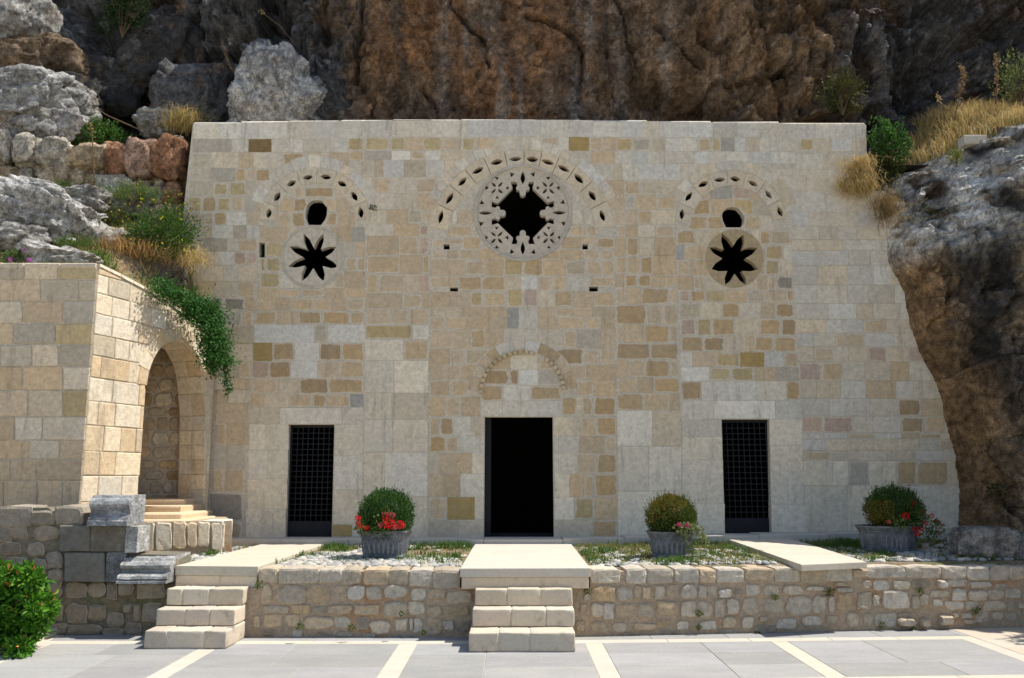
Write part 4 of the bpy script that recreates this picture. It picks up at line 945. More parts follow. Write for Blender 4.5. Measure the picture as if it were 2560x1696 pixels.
b = at(L2, 1681, 1292, .0); boxwood(L2, (b[0] - .01, b[1] + .02, b[2] - .03), (.365, .34, .345), 'yellowing boxwood ball in the planter by the middle walkway', [(.06, .10, .016), (.09, .12, .02), (.05, .09, .015), (.13, .13, .02)], 22, lambda P, b=b: (P[:, 2] - b[2]) - .5 * (P[:, 0] - b[0]) > .05)
b = at(L3, 2238, 1277, .0); boxwood(L3, (b[0] - .01, b[1] + .02, b[2] - .02), (.44, .38, .38), 'wide boxwood ball half in the shade with a sunlit yellow flank', [(.04, .09, .014), (.03, .075, .012), (.05, .1, .018)], 23, lambda P, b=b: (P[:, 0] < b[0] - .14) & (P[:, 2] < b[2] + .15))  # sunlight on the flank is painted in as yellower leaves
def heads(L, lst): return [(*at(L, u, v, dy - .13), r * 1.22, c) for u, v, dy, r, c in lst]
geranium((L1[0], L1[1] - .1, L1[2] + .36), 'bright red geraniums spilling over the squared planter', heads(L1, [(894, 1296, -.2, .035, RED), (895, 1308, -.2, .03, RED), (899, 1317, -.22, .03, RED), (917, 1321, -.24, .032, RED), (966, 1294, -.22, .04, RED), (971, 1287, -.2, .03, PINK), (980, 1288, -.2, .034, PINK), (959, 1285, -.2, .03, PINK), (972, 1310, -.3, .062, RED), (1001, 1312, -.28, .048, RED), (952, 1313, -.27, .032, PINK), (989, 1318, -.28, .032, PINK)]),
         [(at(L1, 962, 1302, -.22), (.16, .06, .16), 120), (at(L1, 905, 1320, -.22), (.07, .05, .09), 50), (at(L1, 967, 1276, -.2), (.05, .04, .05), 30), (at(L1, 940, 1325, -.22), (.22, .05, .05), 70)], 31)
geranium((L2[0] + .1, L2[1] - .1, L2[2] + .35), 'pale trailing geranium with two magenta blooms', heads(L2, [(1698, 1312, -.25, .028, MAG), (1718, 1315, -.26, .03, MAG)]),
         [(at(L2, 1715, 1322, -.25), (.2, .07, .08), 150), (at(L2, 1745, 1340, -.24), (.1, .06, .12), 110), (at(L2, 1757, 1355, -.22), (.06, .05, .06), 40), (at(L2, 1722, 1375, -.28), (.06, .04, .08), 40), (at(L2, 1705, 1345, -.29), (.05, .03, .1), 35)], 32, lcols=[(.2, .24, .07), (.26, .28, .11), (.14, .2, .05), (.33, .34, .2)])
geranium((L3[0] + .2, L3[1] - .1, L3[2] + .37), 'tall scarlet geranium leaning out of the oval planter', heads(L3, [(2285, 1258, -.1, .03, CRIM), (2277, 1270, -.12, .026, CRIM), (2262, 1292, -.25, .05, RED), (2305, 1282, -.1, .036, CRIM), (2327, 1290, -.1, .036, CRIM), (2343, 1304, -.1, .032, CRIM), (2350, 1312, -.1, .024, CRIM), (2314, 1308, -.15, .034, CRIM), (2288, 1323, -.24, .03, RED), (2304, 1323, -.22, .03, CRIM), (2294, 1335, -.25, .034, RED), (2348, 1333, -.1, .026, CRIM), (2222, 1305, -.3, .026, PINK)]),
         [(at(L3, 2245, 1306, -.28), (.16, .06, .1), 110), (at(L3, 2290, 1298, -.18), (.17, .07, .15), 130), (at(L3, 2330, 1322, -.12), (.13, .07, .16), 110), (at(L3, 2310, 1330, -.2), (.12, .06, .08), 60)], 33, lcols=[(.08, .14, .03), (.11, .17, .04), (.2, .24, .1), (.06, .11, .03)])
# grass between the cobbles
n = 9000; gx = RNG.uniform(-4.6, 7.5, n); gy = RNG.uniform(11.45, YF - .6, n); wy = 11.56 + .1107 * np.maximum(0, gx - .75)
dn = fbm(np.stack([gx * 1.3, gy * 1.3, 0 * gx + 8.1], 1), 4); bias = np.where(gx > .6, .25, -.12) + np.where((gx > 1.9) & (gx < 3.6), .2, 0) + (gy - wy) / 4 * .5 - .15
m = (gy > wy) & (dn + bias > RNG.uniform(-.05, .35, n)) & np.array([not walk_dist(x, y) for x, y in zip(gx, gy)])
gx, gy = gx[m], gy[m]; k = 6; dnn = np.repeat(dn[m], k); gx = np.repeat(gx, k) + RNG.normal(0, .03, len(gx) * k); gy = np.repeat(gy, k) + RNG.normal(0, .03, len(gy) * k); n = len(gx)
gz = np.array([zt(x, y) for x, y in zip(gx, gy)]) - .03
V, Fs, T = blades(np.stack([gx, gy, gz], 1), RNG.uniform(.03, .10, n) * np.where(dnn > .22, 1.5, 1), RNG.uniform(.1, .9, n), np.where((dnn > .12)[:, None], tone_mix(n, [(.09, .17, .03), (.12, .2, .035), (.07, .14, .025)]), tone_mix(n, [(.17, .22, .05), (.24, .23, .07), (.32, .27, .12), (.12, .17, .04)])), .006)
gr = obj('grass', V, Fs, M_grass, None, T); lab(gr, 'thin grass sprouting among the terrace cobbles', 'grass', kind='stuff')
def tuft(name, label, cat, p, n, r, h, cols, seed, asp=.8, group=None, size=(.02, .04), hang=0.):
    t = thing(name, label, cat, p, group); rng = np.random.default_rng(seed); P, d = shell(n, p, r, .15, 1, -1, rng, .2, seed)
    D = d + rng.normal(size=P.shape) * .5 + np.array([0, -.4, h - hang])
    V, Fa, T = leaf_arrays(P, D, rng.uniform(*size, len(P)), asp, tone_mix(len(P), cols, rng), .2, rng); obj('foliage', V, Fa, M_leaf, t, T)
    V, Fs = sweep([(p[0], p[1] + .04, p[2] - r[2] * .6), (p[0], p[1], p[2])], .004, 4); obj('stem', V, Fs, M_bark, t); return t
def onW(pl, u, v, d=.04): a, b = pl.px(u, v); return tuple(pl.at(a, b, d))
for i, (u, v, s, l) in enumerate(((649, 1463, 1.2, 'small weed at the top joint of the wall by the side steps'), (752, 1565, 1.0, 'dark moss tuft low in the wall below the squared planter'), (880, 1567, 1.0, 'round moss tuft between two cream stones'), (1004, 1533, .7, 'tiny green tuft halfway up the wall near the middle steps'), (1057, 1580, .7, 'moss tuft at the wall foot near the middle steps'), (1466, 1477, 1.2, 'dark weed in the joint right of the middle steps'), (1745, 1533, .9, 'small moss clump on the wall below the cut-corner planter'), (1743, 1566, .8, 'lowest of the moss clumps below the cut-corner planter'), (1932, 1493, .8, 'flat green weed above the round stone'), (2068, 1479, 1.5, 'bright green leafy weed on the wall below the slanting slab'), (2294, 1477, 1.2, 'green weed sprouting from the orange mortar'), (2434, 1527, 1.4, 'spreading weed on the shaded end of the wall'), (2200, 1563, 1., 'weed at the wall foot beside the jutting stones'), (2275, 1575, 1.2, 'flat weed where the jutting stones meet the paving'), (1890, 1584, .7, 'sprig at the paving edge under the terrace wall'))):
    p = onW(WP, u, v, .06); tuft('wall_weed', l, 'weed', p, int(45 * s), (.045 * s, .03, .04 * s), .3, [(.05, .10, .02), (.08, .13, .025), (.12, .15, .03)], 100 + i, .9, 'weeds growing on the terrace wall', (.015, .032))
p = onW(FP, 934, 522, .03); tuft('wall_weed', 'lone dark weed rooted beside the west archivolt', 'weed', p, 45, (.06, .03, .05), .3, [(.05, .08, .03), (.08, .11, .04)], 140, .35, None, (.03, .06))
# ------------------------------------------------------------------ arched wall on the west side
ARC0 = (-6.28, 12.6); ARC1 = (onY(552, 900, YF - .12).x - .1, YF - .12)
SP = Plane(ARC0, ARC1); BP = Plane((ARC0[0] - 3.2, ARC0[1]), ARC0)
aw = thing('arched_wall', 'ashlar wall with a tall arched niche projecting from the church front', 'wall', (-6.2, 13.4, 1.2))
def spx(u, v): return SP.px(u, v)
Lside = (Vector((*ARC1, 0)) - Vector((*ARC0, 0))).length
top_s = [(246, 664), (300, 690), (360, 722), (420, 757), (470, 793), (510, 828)]
top_ab = [spx(*p) for p in top_s]; top_ab = [(max(0, a), b) for a, b in top_ab]; top_ab[0] = (0, top_ab[0][1]); top_ab.append((Lside, top_ab[-1][1] - .15))
zfoot = .7
# the arch opening, in wall coordinates
jl = [spx(343, 1262), spx(350, 1100), spx(356, 1000), spx(366, 940)]
ar = [spx(*p) for p in ((372, 915), (383, 890), (398, 868), (418, 853), (440, 849), (462, 855), (481, 872), (497, 902), (507, 940), (512, 985), (516, 1040), (514, 1150), (512, 1262))]
hole = [(jl[0][0], zfoot + .02)] + jl + ar + [(ar[-1][0], zfoot + .02)]
outl = [(0, zfoot)] + top_ab + [(Lside, zfoot)]
outl2 = [(0, zfoot)] + [(hole[0][0], zfoot)] + hole[1:-1] + [(hole[-1][0], zfoot)] + [(Lside, zfoot)] + top_ab[::-1]
V, Fs = plate([outl2], SP, 0, -.57); recalc(obj('wall_core', V, Fs, M_mortar, aw))
zt_b = BP.px(120, 666)[1]
cz = SP.px(246, 664)[1]
V, Fs = box(ARC0[0] - 18, ARC0[0] - .0, ARC0[1] + .002, ARC0[1] + .9, .5, cz - .02); obj('front_core', V, Fs, M_mortar, aw)
# ashlar on the shaded face towards the plaza
FB = [(667, 699), (699, 753), (753, 809), (809, 862), (862, 917), (917, 975), (975, 1043), (1043, 1101), (1101, 1148), (1148, 1202), (1202, 1275)]
for y0, y1 in FB:
    x = -420 + rnd.uniform(-40, 0); xe = lambda v: 246 - (v - 664) * .0765
    while x < xe(y0):
        w = rnd.uniform(55, 115); x1 = x + w
        if x1 > xe(y0) - 30: x1 = None
        e0, e1 = (x1, x1) if x1 else (xe(y0), xe(y1))
        p = rect_px(x + 1, (x1 or 300) - 1, y0 + 1, y1 - 1, 1.6, 3.5)
        if not x1: p = [(min(q[0], xe(q[1]) - .3), q[1]) for q in p]
        ab = [BP.px(*q) for q in p][::-1]; ab = [(a, min(b, cz)) for a, b in ab]
        V, Fs, Eg = stone_geo(ab, BP, rnd.uniform(.008, .018), .016, jit=.003); obj('ashlar_block', V, Fs, M_ashlar, aw, tone_of(rnd.choice('ttccgto' if y0 < 1050 else 'tctt'), var=.12), Eg)
        if not x1: break
        x = x1
# ashlar on the sunlit face, worked in wall coordinates
def arch_out(p):
    "push block outlines off the arch opening"
    cx = (jl[3][0] + ar[9][0]) / 2; rx_ = (ar[9][0] - jl[3][0]) / 2; zs = ar[9][1] ; rz = ar[4][1] - zs; q = []
    for a, b in p:
        if b >= zs:
            d = math.hypot((a - cx) / (rx_ + .03), (b - zs) / (rz + .03))
            if d < 1 and d > 1e-3: a, b = cx + (a - cx) / d, zs + (b - zs) / d
        q.append((a, b))
    return q
rowz = [zfoot, 1.22, 1.62, 2.0, 2.36, 2.74, 3.10, 3.45, 3.78, 4.10, 4.42, 4.73, 5.02, 5.3]
ca = (jl[3][0] + ar[9][0]) / 2; zs_ = ar[9][1]; zt_a = ar[4][1]; rxa = (ar[9][0] - jl[3][0]) / 2
for k in range(len(rowz) - 1):
    z0, z1 = rowz[k], rowz[k + 1]; a = .0; first = True
    while a < Lside - .05:
        w = rnd.uniform(.28, .58) * (.62 if first and k % 2 else 1); a1 = a + w
        if a1 > Lside - .18: a1 = Lside
        mid = z0 + .5 * (z1 - z0)
        # jambs stop the course
        lo, hi = jl[0][0], ar[-1][0]
        lz = float(np.interp(mid, [jl[0][1], jl[3][1]], [jl[0][0], jl[3][0]]))
        if mid >= zs_ and z0 < zt_a:
            ww = rxa * math.sqrt(max(0, 1 - ((max(z0, zs_) - zs_) / (zt_a - zs_)) ** 2)) * .75; lo2, hi2 = ca - ww, ca + ww
            if ww > .1:
                if a < lo2 < a1: a1 = lo2
                if lo2 - .01 <= a < hi2 - .03: a = hi2; a1 = a + rnd.uniform(.3, .5)
        if mid < ar[9][1]:
            if a < lz < a1: a1 = lz
            if lz - .01 <= a < hi: a = hi; a1 = a + rnd.uniform(.3, .5)
        a1 = min(a1, Lside); g = .0035
        if a1 - a > .06:
            p = [(a + g, z0 + g), ((a + a1) / 2, z0 + g + rnd.uniform(-.006, .006)), (a1 - g, z0 + g), (a1 - g, mid), (a1 - g, z1 - g), ((a + a1) / 2, z1 - g + rnd.uniform(-.006, .006)), (a + g, z1 - g), (a + g, mid)]
            p = resample(p, .06); p = arch_out(p)
            tz = lambda q: float(np.interp(q, [t[0] for t in top_ab], [t[1] for t in top_ab]))
            p = [(q, min(b, tz(q) - .008)) for q, b in p]
            p = [(q + rnd.uniform(-.003, .003) * (q > .02), b) for q, b in p]
            p2 = simplify([(q * 100, b * 100) for q, b in p], .5); p2 = [(q / 100, b / 100) for q, b in p2]
            if area(p2) > .012:
                V, Fs, Eg = stone_geo(p2, SP, rnd.uniform(.008, .02), .014, jit=.003)
                obj('ashlar_block', V, Fs, M_ashlar, aw, tone_of(rnd.choice('tccctcts' + ('g' if k > 7 else '')), var=.12), Eg)
        a = a1; first = False
# voussoirs round the arch
pts = [(jl[3][0], jl[3][1])] + ar[:10]
pts = resample(pts + [pts[-1]], .16); 
nv = 11; cx = ca; zs = ar[9][1]
for i in range(nv):
    A0_, A1_ = math.pi * (1 - i / nv), math.pi * (1 - (i + 1) / nv); rx_ = (ar[9][0] - jl[3][0]) / 2; rz = ar[4][1] - zs; ro = .20 + .05 * (i % 2)
    q = []
    for A_ in np.linspace(A0_, A1_, 3): q.append((cx + (rx_ - .01) * math.cos(A_), zs + (rz - .01) * math.sin(A_)))
    for A_ in np.linspace(A1_, A0_, 3): q.append((cx + (rx_ + ro) * math.cos(A_), zs + (rz + ro) * math.sin(A_)))
    q = [(min(max(a, .02), Lside - .01), b) for a, b in q]
    V, Fs, Eg = stone_geo(q, SP, .024, .012, jit=.002); obj('voussoir', V, Fs, M_ashlar, aw, tone_of('c' if i % 3 else 't'), [1] * len(V))
# soffit and jamb lining stones of the niche
nz = Acc()
lin = hole[1:-1]
for i in range(len(lin) - 1):
    (a0_, b0_), (a1_, b1_) = lin[i], lin[i + 1]
    nsub = 1 if abs(b1_ - b0_) < .45 else int(abs(b1_ - b0_) / .36) + 1
    for j in range(nsub):
        A_, B_ = lerp2(lin[i], lin[i + 1], j / nsub), lerp2(lin[i], lin[i + 1], (j + 1) / nsub)
        cxx, czz = ca, 3.2
        for d0, d1 in ((-.01, -.3), (-.305, -.56)):
            def inn_(p, t=.016):
                dx, dz = (ca - p[0]), (min(zs, p[1]) - p[1]) ; l = math.hypot(dx, dz) or 1; return (p[0] + dx / l * t, p[1] + dz / l * t)
            A2, B2 = lerp2(A_, B_, .02), lerp2(A_, B_, .98)
            Vq = [SP.at(*A2, d0), SP.at(*B2, d0), SP.at(*B2, d1), SP.at(*A2, d1)] + [SP.at(*inn_(A2), d0 - .01), SP.at(*inn_(B2), d0 - .01), SP.at(*inn_(B2), d1 + .01), SP.at(*inn_(A2), d1 + .01)]
            o = obj('lining_block', Vq, [(4, 5, 6, 7), (0, 1, 5, 4), (1, 2, 6, 5), (2, 3, 7, 6), (3, 0, 4, 7)], M_ashlar, aw, tone_of(rnd.choice('ctc')), [1] * 8); recalc(o)
# rubble at the back of the niche
NP = Plane((ARC0[0] - 2.4, 15.7), (ARC1[0] + .2, 15.7))
a0n = NP.px(300, 1000)[0]
o = obj('niche_back_wall', [NP.at(0.0, .5, 0), NP.at(2.8, .5, 0), NP.at(2.8, 4.7, 0), NP.at(0.0, 4.7, 0)], [(0, 1, 2, 3)], M_mortar, aw)
NW2 = Plane((ARC0[0] - 1.4, 13.2), (ARC0[0] - 1.4 + .5, 15.6))
o = obj('niche_side_wall', [NW2.at(0, .5, 0), NW2.at(2.6, .5, 0), NW2.at(2.6, 4.7, 0), NW2.at(0, 4.7, 0)], [(0, 1, 2, 3)], M_mortar, aw)
for pl_, amax in ((NP, 2.75), (NW2, 2.4)):
    z = 1.2; 
    while z < 4.4:
        hgt = rnd.uniform(.16, .3); a = rnd.uniform(0, .1)
        while a < amax:
            w = rnd.uniform(.18, .42); n = 10; p = []
            for i in range(n):
                A_ = 2 * math.pi * (i + .5) / n; e = 4; kk = (abs(math.cos(A_)) ** e + abs(math.sin(A_)) ** e) ** (-1 / e) * rnd.uniform(.84, .98)
                p.append((a + w / 2 + w / 2 * math.cos(A_) * kk, z + hgt / 2 + hgt / 2 * math.sin(A_) * kk))
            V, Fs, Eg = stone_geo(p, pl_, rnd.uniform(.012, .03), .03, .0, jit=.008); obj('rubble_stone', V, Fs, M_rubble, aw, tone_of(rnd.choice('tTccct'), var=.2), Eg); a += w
        z += hgt
# sloping coping along the top of the arched wall
for i in range(len(top_ab) - 2):
    for t0, t1 in ((0, .5), (.5, 1)):
        A_, B_ = lerp2(top_ab[i], top_ab[i + 1], t0 + .01), lerp2(top_ab[i], top_ab[i + 1], t1 - .01)
        Vq = [SP.at(A_[0], A_[1] - .02, .03), SP.at(B_[0], B_[1] - .02, .03), SP.at(B_[0], B_[1] - .02, -.5), SP.at(A_[0], A_[1] - .02, -.5), SP.at(A_[0], A_[1] + .03, .02), SP.at(B_[0], B_[1] + .03, .02), SP.at(B_[0], B_[1] + .03, -.5), SP.at(A_[0], A_[1] + .03, -.5)]
        recalc(obj('coping_stone', Vq, [(0, 1, 5, 4), (1, 2, 6, 5), (2, 3, 7, 6), (3, 0, 4, 7), (4, 5, 6, 7)], M_ashlar, aw, tone_of('c'), [1] * 8))
for x in np.arange(-12.9, ARC0[0] - .1, .55):
    V, Fs = bevbox(x, min(x + .54, ARC0[0] + .01), ARC0[1] - .02, ARC0[1] + .6, cz - .04, cz + .035, .012, 1, .003); obj('coping_stone', V, Fs, M_ashlar, aw, tone_of('c'), [1] * len(V))
# landing and treads in front of the niche
ld = thing('stone_landing', 'low yellow stone landing with worn treads rising into the arched niche', 'steps', (-5.0, 13.2, ZT))
LP = Plane((-6.3, 12.72), (-4.6, 13.4))
def lpt(u, v, d=0): return LP.at(*LP.px(u, v), d)
lz = LP.px(450, 1305)[1]
u0s = [362, 386, 430, 466, 492, 526, 562]
V, Fs = plate([[LP.px(355, 1305), LP.px(580, 1303), LP.px(580, 1400), LP.px(355, 1410)]], LP, 0, -1.6); recalc(obj('landing_core', V, Fs, M_mortar2, ld))
for i in range(6):
    ab = [LP.px(*q) for q in rect_px(u0s[i] + .6, u0s[i + 1] - .6, 1306, 1380 - i * 2 + rnd.uniform(-6, 6), 2, 6)][::-1]
    V, Fs, Eg = stone_geo(ab, LP, .03, .02, jit=.005); obj('face_stone', V, Fs, M_ashlar, ld, tone_of(rnd.choice('tcct')), Eg)
V, Fs = bevbox(-4.78, -4.46, 13.42, 13.9, ZT - .1, lz + .01, .015, 1, .005); obj('end_pillar', V, Fs, M_ashlar, ld, tone_of('C'), [1] * len(V))
for i, (y, z, x0, x1) in enumerate(((13.25, lz + .02, -6.2, -5.0), (13.7, lz + .10, -6.6, -5.2), (14.3, lz + .20, -6.9, -5.45), (14.9, lz + .30, -7.2, -5.6))):
    V, Fs = bevbox(x0, x1, y, y + 1.4, z - .35, z, .03, 2, .012); obj('tread', V, Fs, M_step, ld, (1.05, .9, .72), None, True)
# ------------------------------------------------------------------ old wall with carved grey blocks
OP = Plane((-7.8, 11.35), (-4.0, 11.35))
OW = '-400--150,240-420:g;-140-0,245-410:g;0-290,240-415:c^;285-490,280-400:g^;500-745,240-400:g^;-300--60,430-560:g;-60-110,430-550:g;120-250,405-525:g;300-530,410-535:g;-200--10,570-690:G;0-190,560-665:G;255-400,560-680:g;420-560,650-790:s;60-250,690-800:g;-200-40,700-850:g;430-570,800-900:c;590-780,915-1050:t;790-945,910-1040:t;955-1050,915-1065:G;1060-1200,920-1020:g;1220-1480,915-1060:g;280-420,700-860:g;300-560,905-1040:t;600-780,1110-1275:t;790-960,1110-1240:t;960-1110,1180-1310:g;1195-1262,1100-1250:g;1270-1450,1100-1260:s;1110-1190,1100-1180:g;470-600,1280-1375:t;620-900,1290-1385:t;920-1120,1320-1385:g;1130-1260,1270-1385:g;60-300,900-1050:g;60-280,1070-1200:t;300-560,1060-1250:T;-200-40,900-1100:g;80-440,1220-1370:g;-200-60,1150-1300:g'
ow = rubble('old_wall', 'weathered rubble wall with big dark blocks behind the bright green shrub', OP, [(3.5646, 0, 1200, OW)], [(-160, 1272), (120, 1270), (165, 1300), (165, 1312), (342, 1312), (342, 1386), (440, 1388), (445, 1612), (-160, 1612)], M_mortar3, 'GgGgt', (.02, .06), d_wall=.5, tf=.6)
for (x0, x1, y0, y1, c) in ((562, 832, 405, 632, 'k'), (834, 1196, 405, 636, 'G'), (604, 958, 640, 902, 'k')):
    ab = [OP.px(*q) for q in rect_px(x0 / 3.5646, x1 / 3.5646, 1200 + y0 / 3.5646, 1200 + y1 / 3.5646, .8, 2.5)][::-1]
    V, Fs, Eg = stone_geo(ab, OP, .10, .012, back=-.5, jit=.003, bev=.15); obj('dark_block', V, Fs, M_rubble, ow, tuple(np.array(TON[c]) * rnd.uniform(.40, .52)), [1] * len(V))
def moulded(name, label, u0, u1, prof, depth, tone, pl=OP, x_extra=0, front=.12):
    "block with a moulded front: prof = (image height, projection) from top to bottom"
    t = thing(name, label, 'carved stone', pl.at(*pl.px((u0 + u1) / 2, prof[-1][0])))
    a0, a1 = pl.px(u0, prof[-1][0])[0], pl.px(u1, prof[-1][0])[0]; N = 14; V = []; k = len(prof)
    for j in range(N):
        a = a0 + (a1 - a0) * j / (N - 1)
        V += [pl.at(a, pl.px(u0, v)[1], front + d) for v, d in prof] + [pl.at(a, pl.px(u0, prof[-1][0])[1], -depth), pl.at(a, pl.px(u0, prof[0][0])[1], -depth)]
    k += 2; Fs = [(j * k + i, j * k + (i + 1) % k, (j + 1) * k + (i + 1) % k, (j + 1) * k + i) for j in range(N - 1) for i in range(k)] + [tuple(range(k))[::-1], tuple(range((N - 1) * k, N * k))]
    V = np.array([tuple(v) for v in V]); V += .012 * np.stack([pn(V * 8 + s * 7) for s in range(3)], 1)
    recalc(obj('carved_body', V, Fs, M_carved, t, tone)); return t
def Vc(y): return 1200 + y / 3.5646
moulded('carved_base_block', 'carved grey pilaster base resting on the old wall', 236, 334, [(Vc(137), .0), (Vc(160), .015), (Vc(168), .05), (Vc(185), .075), (Vc(215), .085), (Vc(240), .06), (Vc(250), .045), (Vc(258), .05), (Vc(268), .03), (Vc(300), .02), (Vc(322), .05), (Vc(328), .085), (Vc(345), .09), (Vc(352), .095), (Vc(360), .11), (Vc(404), .11)], .32, (.34, .345, .345), front=.10)
moulded('carved_cornice_block', 'fallen moulded cornice stone below the carved pilaster base', 315, 437, [(Vc(672), -.16), (Vc(690), -.02), (Vc(715), .0), (Vc(725), .05), (Vc(748), .085), (Vc(772), .07), (Vc(790), .03), (Vc(808), .03), (Vc(818), .08), (Vc(840), .15), (Vc(862), .16), (Vc(872), .12), (Vc(880), .17), (Vc(902), .17)], .5, (.40, .40, .385), front=.12)
moulded('carved_jamb_block', 'upright moulded grey jamb stone under the carved pilaster base', 322, 352, [(Vc(410), .13), (Vc(640), .13)], .25, (.42, .415, .39), front=.0)
moulded('dark_block_corner', 'flat dark block joined to the fallen cornice', 270, 318, [(Vc(641), .09), (Vc(902), .09)], .4, (.21, .21, .21), front=.0)
# ------------------------------------------------------------------ dry stone wall above the niche
DP = Plane((-12, 15.9), (-4, 15.9))
DW = '-160--15,90-370:g;-10-145,80-370:s;150-245,150-240:t;205-430,110-400:s;430-720,150-400:s;725-1100,195-430:t;1075-1300,190-500:P;1280-1540,140-510:Q;1550-1810,130-530:P;0-200,400-520:t;350-430,365-430:s;445-710,395-600:t;720-870,420-600:t;870-990,450-660:T;990-1080,430-560:t;1005-1330,510-720:s;1335-1500,520-720:t;1520-1610,510-590:c;1470-1620,600-770:g;1615-1800,560-760:P;1080-1280,730-860:s;1250-1500,750-900:g;1500-1660,770-930:t;1660-1800,770-930:t;215-345,410-520:s;1700-1790,90-150:s;1590-1690,95-150:s'
dw = thing('dry_stone_wall', 'dry stone wall of large rough boulders, three of them rust red', 'wall', (-7, 15.9, 6.5))
V, Fs = plate([[DP.px(*p) for p in ((-60, 352), (300, 372), (470, 352), (470, 640), (-60, 640))]], DP, -.12, -.6); recalc(obj('earth_fill', V, Fs, M_soil, dw))
TON['P'] = (.42, .21, .11); TON['Q'] = (.47, .30, .21)
I3, IF3 = ico(3); I4, IF4 = ico(4)
for i, part in enumerate(DW.split(';')):
    f, c = part.split(':'); q = f.rsplit(',', 1); 
    import re
    x0, x1 = [float(v) for v in re.match(r'(-?\d+)-(-?\d+)', q[0]).groups()]; y0, y1 = map(float, q[1].split('-'))
    x0, x1, y0, y1 = x0 / 3.919, x1 / 3.919, 320 + y0 / 3.919, 320 + y1 / 3.919
    (a0_, b1_), (a1_, b0_) = DP.px(x0, y0), DP.px(x1, y1); hw, hh = (a1_ - a0_) / 2, (b1_ - b0_) / 2
    s = np.sign(I4) * np.abs(I4) ** .7; s /= np.max(np.abs(s), axis=1)[:, None] ** .3; v = s * np.array([hw * 1.0, min(.3, .5 * (hw + hh)), hh * 1.0])
    v = v * (1 + .26 * pn(I4 * 1.25 + i * 3.7) + .12 * fbm(I4 * 2.4 + i, 4, True) * .5 + .05 * pn(I4 * 8 + i) + .20 * facet(I4 * 1.6 + i * 5.1, .9)[0] + .07 * facet(I4 * 4 + i, 1.)[0])[:, None] + np.array(DP.at((a0_ + a1_) / 2, (b0_ + b1_) / 2, .02))
    n1 = pn(v * 2.2)[:, None]; t = np.array(TON[c]) * (.86 + .35 * n1) + np.clip(n1, 0, 1) * np.array([.12, .13, .13])
    obj('stone', v, IF4, M_lime, dw, np.clip(t, .03, .8), None, True)
# ------------------------------------------------------------------ cliff behind everything
def cliff_tone(x, z, nz):
    g = np.stack([x * .55, z * .45, 0 * x + 2.2], 1); n1 = fbm(g, 4); n2 = fbm(np.stack([x * 1.7, z * .5, 0 * x + 7.], 1), 4); n3 = fbm(np.stack([x * 3.1, z * 2.6, 0 * x + 1.], 1), 4)
    n4 = fbm(np.stack([x * 2.6 + .6 * n3, z * .22, 0 * x + 4.4], 1), 4)
    C_ = lambda *c: np.array(c)[None]
    o = sst(x, -3.6, -2.2) * (1 - sst(x, .0, 2.6)) * sst(n1 + .35 * n3, -.35, .2)
    base = C_(.30, .205, .135) + 0 * x[:, None]
    base = lerp(base, C_(.38, .205, .10), (o * .8)[:, None])
    base = lerp(base, C_(.20, .165, .13), (sst(n2, .0, .35) * .65)[:, None])
    base = lerp(base, C_(.41, .355, .31), (sst(n4, .08, .34) * .75 * sst(x, -2.5, -1))[:, None])
    base = lerp(base, C_(.10, .09, .085), (sst(-n4, .16, .42) * .6)[:, None])
    left = 1 - sst(x + .8 * n1, -4.4, -2.9); grey = C_(.17, .18, .20) + 0 * x[:, None]
    grey = lerp(grey, C_(.42, .44, .47), sst(n3 + .5 * n2, .28, .62)[:, None]); grey = lerp(grey, C_(.26, .17, .10), (sst(n1 + n3 * .5, .12, .45) * .75)[:, None]); grey = lerp(grey, C_(.07, .075, .08), (sst(-n2, .12, .45) * .7)[:, None])
    base = lerp(base, grey, left[:, None])
    rt = sst(x + .7 * n1, 5.9, 7.0); g2 = C_(.15, .155, .17) + 0 * x[:, None]; g2 = lerp(g2, C_(.40, .41, .43), sst(n3 + .4 * n2, .3, .6)[:, None]); g2 = lerp(g2, C_(.27, .16, .08), (sst(n1, .05, .4) * .7)[:, None])
    base = lerp(base, g2, rt[:, None])
    mid = sst(x, 3.2, 4.2) * (1 - sst(x, 6.2, 7.2)); base = lerp(base, C_(.33, .225, .125), (mid * sst(n1 + n4, -.2, .5) * .6)[:, None])
    return np.clip(base * np.array([1.0, .96, .90]) * (.80 + .52 * n3[:, None]), .015, .6)
xs = np.concatenate([np.linspace(-40, -14.3, 90), np.linspace(-14, 16, 560), np.linspace(16.3, 36, 70)]); nx = len(xs); zs = np.concatenate([np.linspace(8.0, 13.2, 140), np.linspace(13.3, 15, 14), np.linspace(15.6, 32, 14)])
X, Zz = np.meshgrid(xs, zs); x = X.ravel(); z = Zz.ravel()
yb = 17.45 - .10 * (z - 7) - .0
yb = np.where(z > 14.5, yb + (z - 14.5) * 1.4, yb)
yb += 2.2 * (1 - sst(x, -6.4, -2.6)) + .8 * sst(x, 6.5, 9)
# hollow under the diagonal ribs
yb += 1.1 * np.exp(-((x - 3.6 - (9.4 - z) * .12) / 1.15) ** 2) * (1 - sst(z, 9.6, 11.2))
rib = x - (4.7 + (11.2 - z) * .56)
yb -= .5 * np.exp(-(rib / .7) ** 2) + .4 * np.exp(-((rib - 1.2) / .45) ** 2) + .3 * np.exp(-((rib + .75) / .22) ** 2) * sst(z, 8.6, 9.6)
yb += 1.0 * np.exp(-((x - 9.0) / .75) ** 2 - ((z - 10.6) / .6) ** 2)
P = np.stack([x, z * .55, 0 * x], 1)
n0 = fbm(P * .45, 4); rd = fbm(np.stack([x * .8 + .25 * z * (x < -2.5), z * .55, 0 * x + 5], 1), 5, True); fine = fbm(np.stack([x * 2.4, z * 2.0, 0 * x + 9], 1), 6); r2 = fbm(np.stack([x * 2.6, z * 1.4, 0 * x + 3], 1), 5, True)
